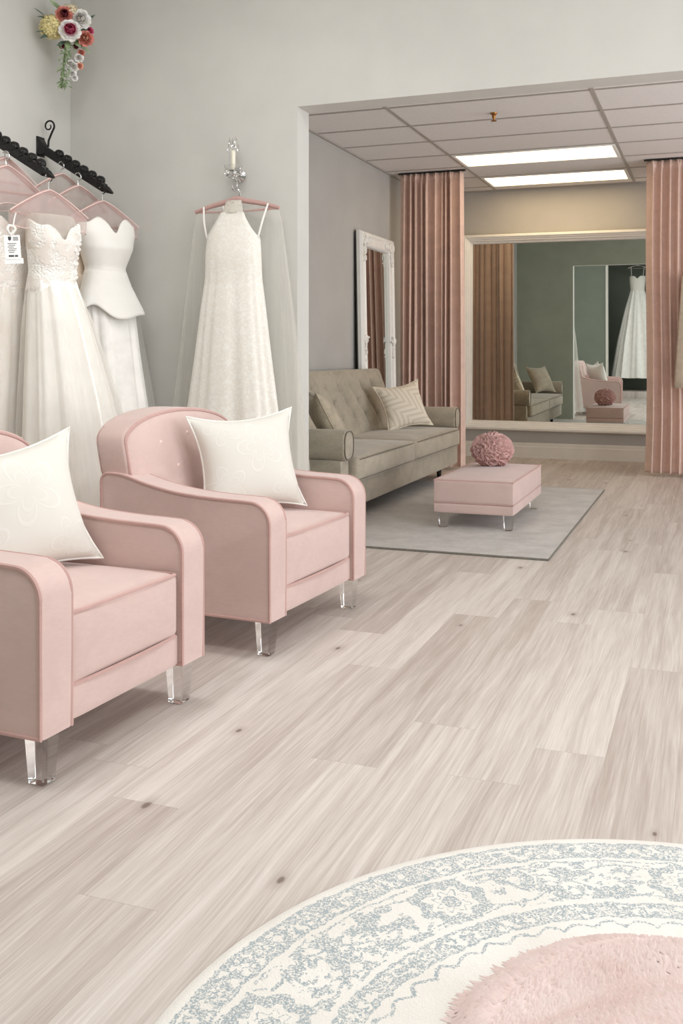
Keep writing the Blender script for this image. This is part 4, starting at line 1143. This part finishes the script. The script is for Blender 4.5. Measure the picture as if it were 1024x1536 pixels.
# ------------------------------------------------------------------ bouquet hanging in the corner
bq = thing('flower_bouquet', 'cascading bouquet of roses and greenery hung high in the wall corner', 'flowers', (-3.345, 4.62, 2.83), math.atan2(0.614, 0.838))
K = 0.00376
def rose(px, py, r, mats, petals, depth=0.0, name='rose', seed=0):
    rg = random.Random(seed); bms = {}
    o_c = (px*K, -0.03-depth, py*K)
    bm = B(); sphere(bm, (0, 0, 0), r*0.40, 12, 8)
    core = obj(name, bm, mats[1], bq, loc=o_c)
    lay = 5; bmi, bmo = B(), B()
    for L in range(lay):
        f = (L+1)/lay; cnt = 4+L*petals//5; bm = bmi if L < (3 if name == 'rose' and seed == 3 else 2) else bmo
        for k in range(cnt):
            a = 2*PI*k/cnt+L*0.7+rg.uniform(-0.2, 0.2)
            wdt = r*(0.62+0.30*f)
            u = Vector((math.cos(a), 0, math.sin(a))); v = Vector((-math.sin(a), 0, math.cos(a))); n_ = Vector((0, -1, 0))
            V = []; cup = 0.95-0.75*f; wv = rg.uniform(-0.12, 0.12)
            for i in range(5):
                s_ = i/4
                out = r*(0.10+0.25*f + s_*(0.15+0.55*f)*f); lift = r*(0.10+s_*(cup+0.15) - 0.25*f*s_*s_ + 0.30*(1-f))
                for j in range(5):
                    q = j/4*2-1
                    p = u*(out-0.16*r*q*q*s_)+v*(wdt*q*0.5*math.sin(PI*(0.25+0.55*s_)))+n_*(lift+0.12*r*q*q+wv*r*q*s_)
                    V.append(bm.verts.new(p))
            for i in range(4):
                for j in range(4): bm.faces.new((V[i*5+j], V[i*5+j+1], V[i*5+j+6], V[i*5+j+5]))
    obj('petals', bmo, mats[0], core, angle=80, recalc=False)
    obj('inner_petals', bmi, mats[1], core, angle=80, recalc=False)
    return core
def pompom(px, py, r, mat, n, seed, depth=0.0, name='hydrangea'):
    rg = random.Random(seed)
    bm = B(); sphere(bm, (0, 0, 0), r*0.85, 14, 10)
    for i in range(n):
        z = 1-2*(i+0.5)/n; a = i*2.39996; q = math.sqrt(1-z*z); d = Vector((q*math.cos(a), -abs(q*math.sin(a)), z)); c = d*r*0.86
        t1 = d.orthogonal().normalized(); t2 = d.cross(t1)
        for k in range(4):
            b_ = k*PI/2+rg.uniform(0, 0.6); e = t1*math.cos(b_)+t2*math.sin(b_); f = d.cross(e)
            s = r*0.26
            s = s*rg.uniform(0.7, 1.25); c = c+d*rg.uniform(-0.003, 0.005)
            vs = [bm.verts.new(c+d*0.002), bm.verts.new(c+e*s*0.6+f*s*0.45+d*s*0.35), bm.verts.new(c+e*s*1.1+d*s*0.30), bm.verts.new(c+e*s*0.6-f*s*0.45+d*s*0.35)]
            bm.faces.new(vs)
    return obj(name, bm, mat, bq, loc=(px*K, -0.02-depth, py*K), recalc=False)
o = pompom(-19, 14, 0.064, M['rose_yellow'], 130, 1); o['label'] = 'pale yellow bloom'
o = pompom(8, 36, 0.050, M['rose_cream'], 70, 2); o['label'] = 'cream bloom at the top'
o = pompom(-4, 18, 0.045, M['rose_cream'], 60, 8, 0.01)
o = rose(6, 6, 0.060, (M['rose_white'], M['rose_pink']), 12, 0.05, 'rose', 3); o['label'] = 'white rose with a pink heart'
bm = B(); sphere(bm, (0, -0.046, 0), 0.012, 10, 8); obj('heart', bm, M['rose_heart'], o)
o = rose(21, 26, 0.056, (M['rose_white'], M['rose_white']), 12, 0.02, 'rose', 4); o['label'] = 'plain white rose'
o = rose(-2, 30, 0.048, (M['rose_coral'], M['rose_heart']), 10, 0.03, 'rose', 5); o['label'] = 'coral rose at the top'
o = rose(28, -1, 0.044, (M['rose_coral'], M['rose_peach']), 10, 0.02, 'rose', 6); o['label'] = 'coral rose at the right'
o = rose(33, 12, 0.026, (M['rose_pink'], M['rose_pink']), 8, 0.0, 'rosebud', 7)
for (px, py, r, mt) in ((7, -38, 0.024, 'rose_white'), (12, -42, 0.026, 'rose_white'), (20, -40, 0.020, 'rose_peach'), (19, -28, 0.026, 'rose_white'), (10, -52, 0.022, 'rose_white'), (13, -58, 0.018, 'rose_white'), (22, -20, 0.020, 'rose_coral'), (-6, -12, 0.018, 'rose_heart'), (14, -12, 0.016, 'rose_heart'), (24, -12, 0.02, 'rose_white')):
    rose(px, py, r, (M[mt], M[mt]), 8, 0.0, 'small_bloom', int(px*7+py))
def leaf_blade(bm, p0, p1, w):
    a, b_ = Vector(p0), Vector(p1); d = b_-a; n_ = Vector((0, -1, 0)); sd = d.cross(n_).normalized()
    L, Rr_, Mid = [], [], []
    for i in range(7):
        s = i/6; ww = w*math.sin(PI*min(1, 0.06+s*0.94))*(1-0.35*s); c = a+d*s+n_*(0.012*math.sin(PI*s))
        L.append(bm.verts.new(c-sd*ww-n_*ww*0.3)); Mid.append(bm.verts.new(c)); Rr_.append(bm.verts.new(c+sd*ww-n_*ww*0.3))
    for i in range(6):
        bm.faces.new((L[i], Mid[i], Mid[i+1], L[i+1])); bm.faces.new((Mid[i], Rr_[i], Rr_[i+1], Mid[i+1]))
for (x0, y0, x1, y1, w, mt) in ((-3, 38, -22, 49, 0.011, 'leaf'), (22, 20, 39, 34, 0.012, 'leaf_dark'), (-22, 3, -34, -6, 0.010, 'leaf_dark'), (-24, 8, -40, 2, 0.004, 'leaf_dark'), (-28, 28, -42, 36, 0.003, 'leaf_dark'),
                                 (-26, 26, -38, 24, 0.004, 'leaf_dark'), (20, -8, 33, -22, 0.006, 'leaf'), (18, 8, 30, 14, 0.014, 'leaf_dark'), (12, -2, 20, -14, 0.016, 'leaf'), (0, -6, -12, -14, 0.010, 'leaf_dark'), (4, -4, 2, -20, 0.016, 'leaf')):
    bm = B(); leaf_blade(bm, (x0*K, -0.035, y0*K), (x1*K*1.08, -0.055, y1*K*1.05), w*1.25); obj('leaf', bm, M[mt], bq, recalc=False)
bm = B(); rg = random.Random(12)
for i in range(120):
    s = rg.uniform(0, 1); cx_ = 3-6*s+rg.gauss(0, 7.5*(1-0.6*s)); cy_ = -8-62*s
    a = rg.uniform(-2.6, -0.5); L = rg.uniform(5, 11)
    leaf_blade(bm, (cx_*K, -0.01+rg.uniform(-0.03, 0.01), cy_*K), ((cx_+L*math.cos(a))*K, -0.02+rg.uniform(-0.03, 0.0), (cy_+L*math.sin(a))*K), rg.uniform(0.002, 0.0055))
tr_ = obj('trailing_greenery', bm, M['leaf'], bq, recalc=False); tr_['kind'] = 'stuff'
bm = B(); tube(bm, smooth_line([(0, 0.02, 20*K), (0.0, 0.015, -10*K), (-3*K, 0.01, -40*K), (-6*K, 0.0, -72*K)], 6), 0.006, False, 8); 
tube(bm, [(-0.0, 0.0, 10*K), (-0.06, 0.07, 14*K), (-0.075, 0.10, 14*K)], 0.004, False, 6); obj('stem', bm, M['leaf'], bq)

# ------------------------------------------------------------------ camera, light, world
YAW = math.radians(20.45)
cam = bpy.data.cameras.new('camera'); co = bpy.data.objects.new('camera', cam); C.objects.link(co)
co.location = (0, 0, 1.1); co.rotation_euler = (PI/2, 0, YAW)
cam.sensor_fit = 'VERTICAL'; cam.sensor_height = 36.0; cam.lens = 1496/1536*36.0; cam.shift_y = -238/1536; cam.clip_start = 0.05
S.camera = co
def area(name, loc, rot, sx, sy, power, col, spread=180):
    l = bpy.data.lights.new(name, 'AREA'); l.shape = 'RECTANGLE'; l.size = sx; l.size_y = sy; l.energy = power; l.color = col; l.spread = math.radians(spread)
    o = bpy.data.objects.new(name, l); C.objects.link(o); o.location = loc; o.rotation_euler = rot; return o
# daylight coming in at the shop front window
area('daylight', (XR+0.30, (wy0+wy1)/2, 1.75), (0, R(90), 0), 2.7, 5.2, 148, (0.95, 0.98, 1.0))
area('alcove_fill', (XR+0.35, (vy0+vy1)/2, 1.1), (0, R(125), 0), 2.0, 3.6, 135, (0.98, 0.985, 1.0))  # added fill lamp, tilted upward to lift the alcove ceiling and walls
# ceiling panels of the front room, above the frame
for i, (x, y) in enumerate(((-1.9, 1.2), (-1.9, 3.2), (0.6, 1.2), (0.6, 3.2))):
    area('ceiling_lamp', (x, y, ZF-0.03), (0, 0, 0), 1.2, 0.6, 25, (1.0, 0.985, 0.965))
w = bpy.data.worlds.new('sky'); S.world = w; w.use_nodes = True
w.node_tree.nodes['Background'].inputs[0].default_value = (0.93, 0.96, 1.0, 1); w.node_tree.nodes['Background'].inputs[1].default_value = 1.2
S.view_settings.view_transform = 'Standard'; S.view_settings.look = 'None'; S.view_settings.gamma = 1.0
S.view_settings.use_curve_mapping = False; S.view_settings.exposure = -0.12
S.cycles.use_denoising = True
S.cycles.max_bounces = 10; S.cycles.transparent_max_bounces = 24; S.cycles.diffuse_bounces = 5
S.cycles.caustics_refractive = True; S.cycles.caustics_reflective = False; S.cycles.sample_clamp_indirect = 6.0
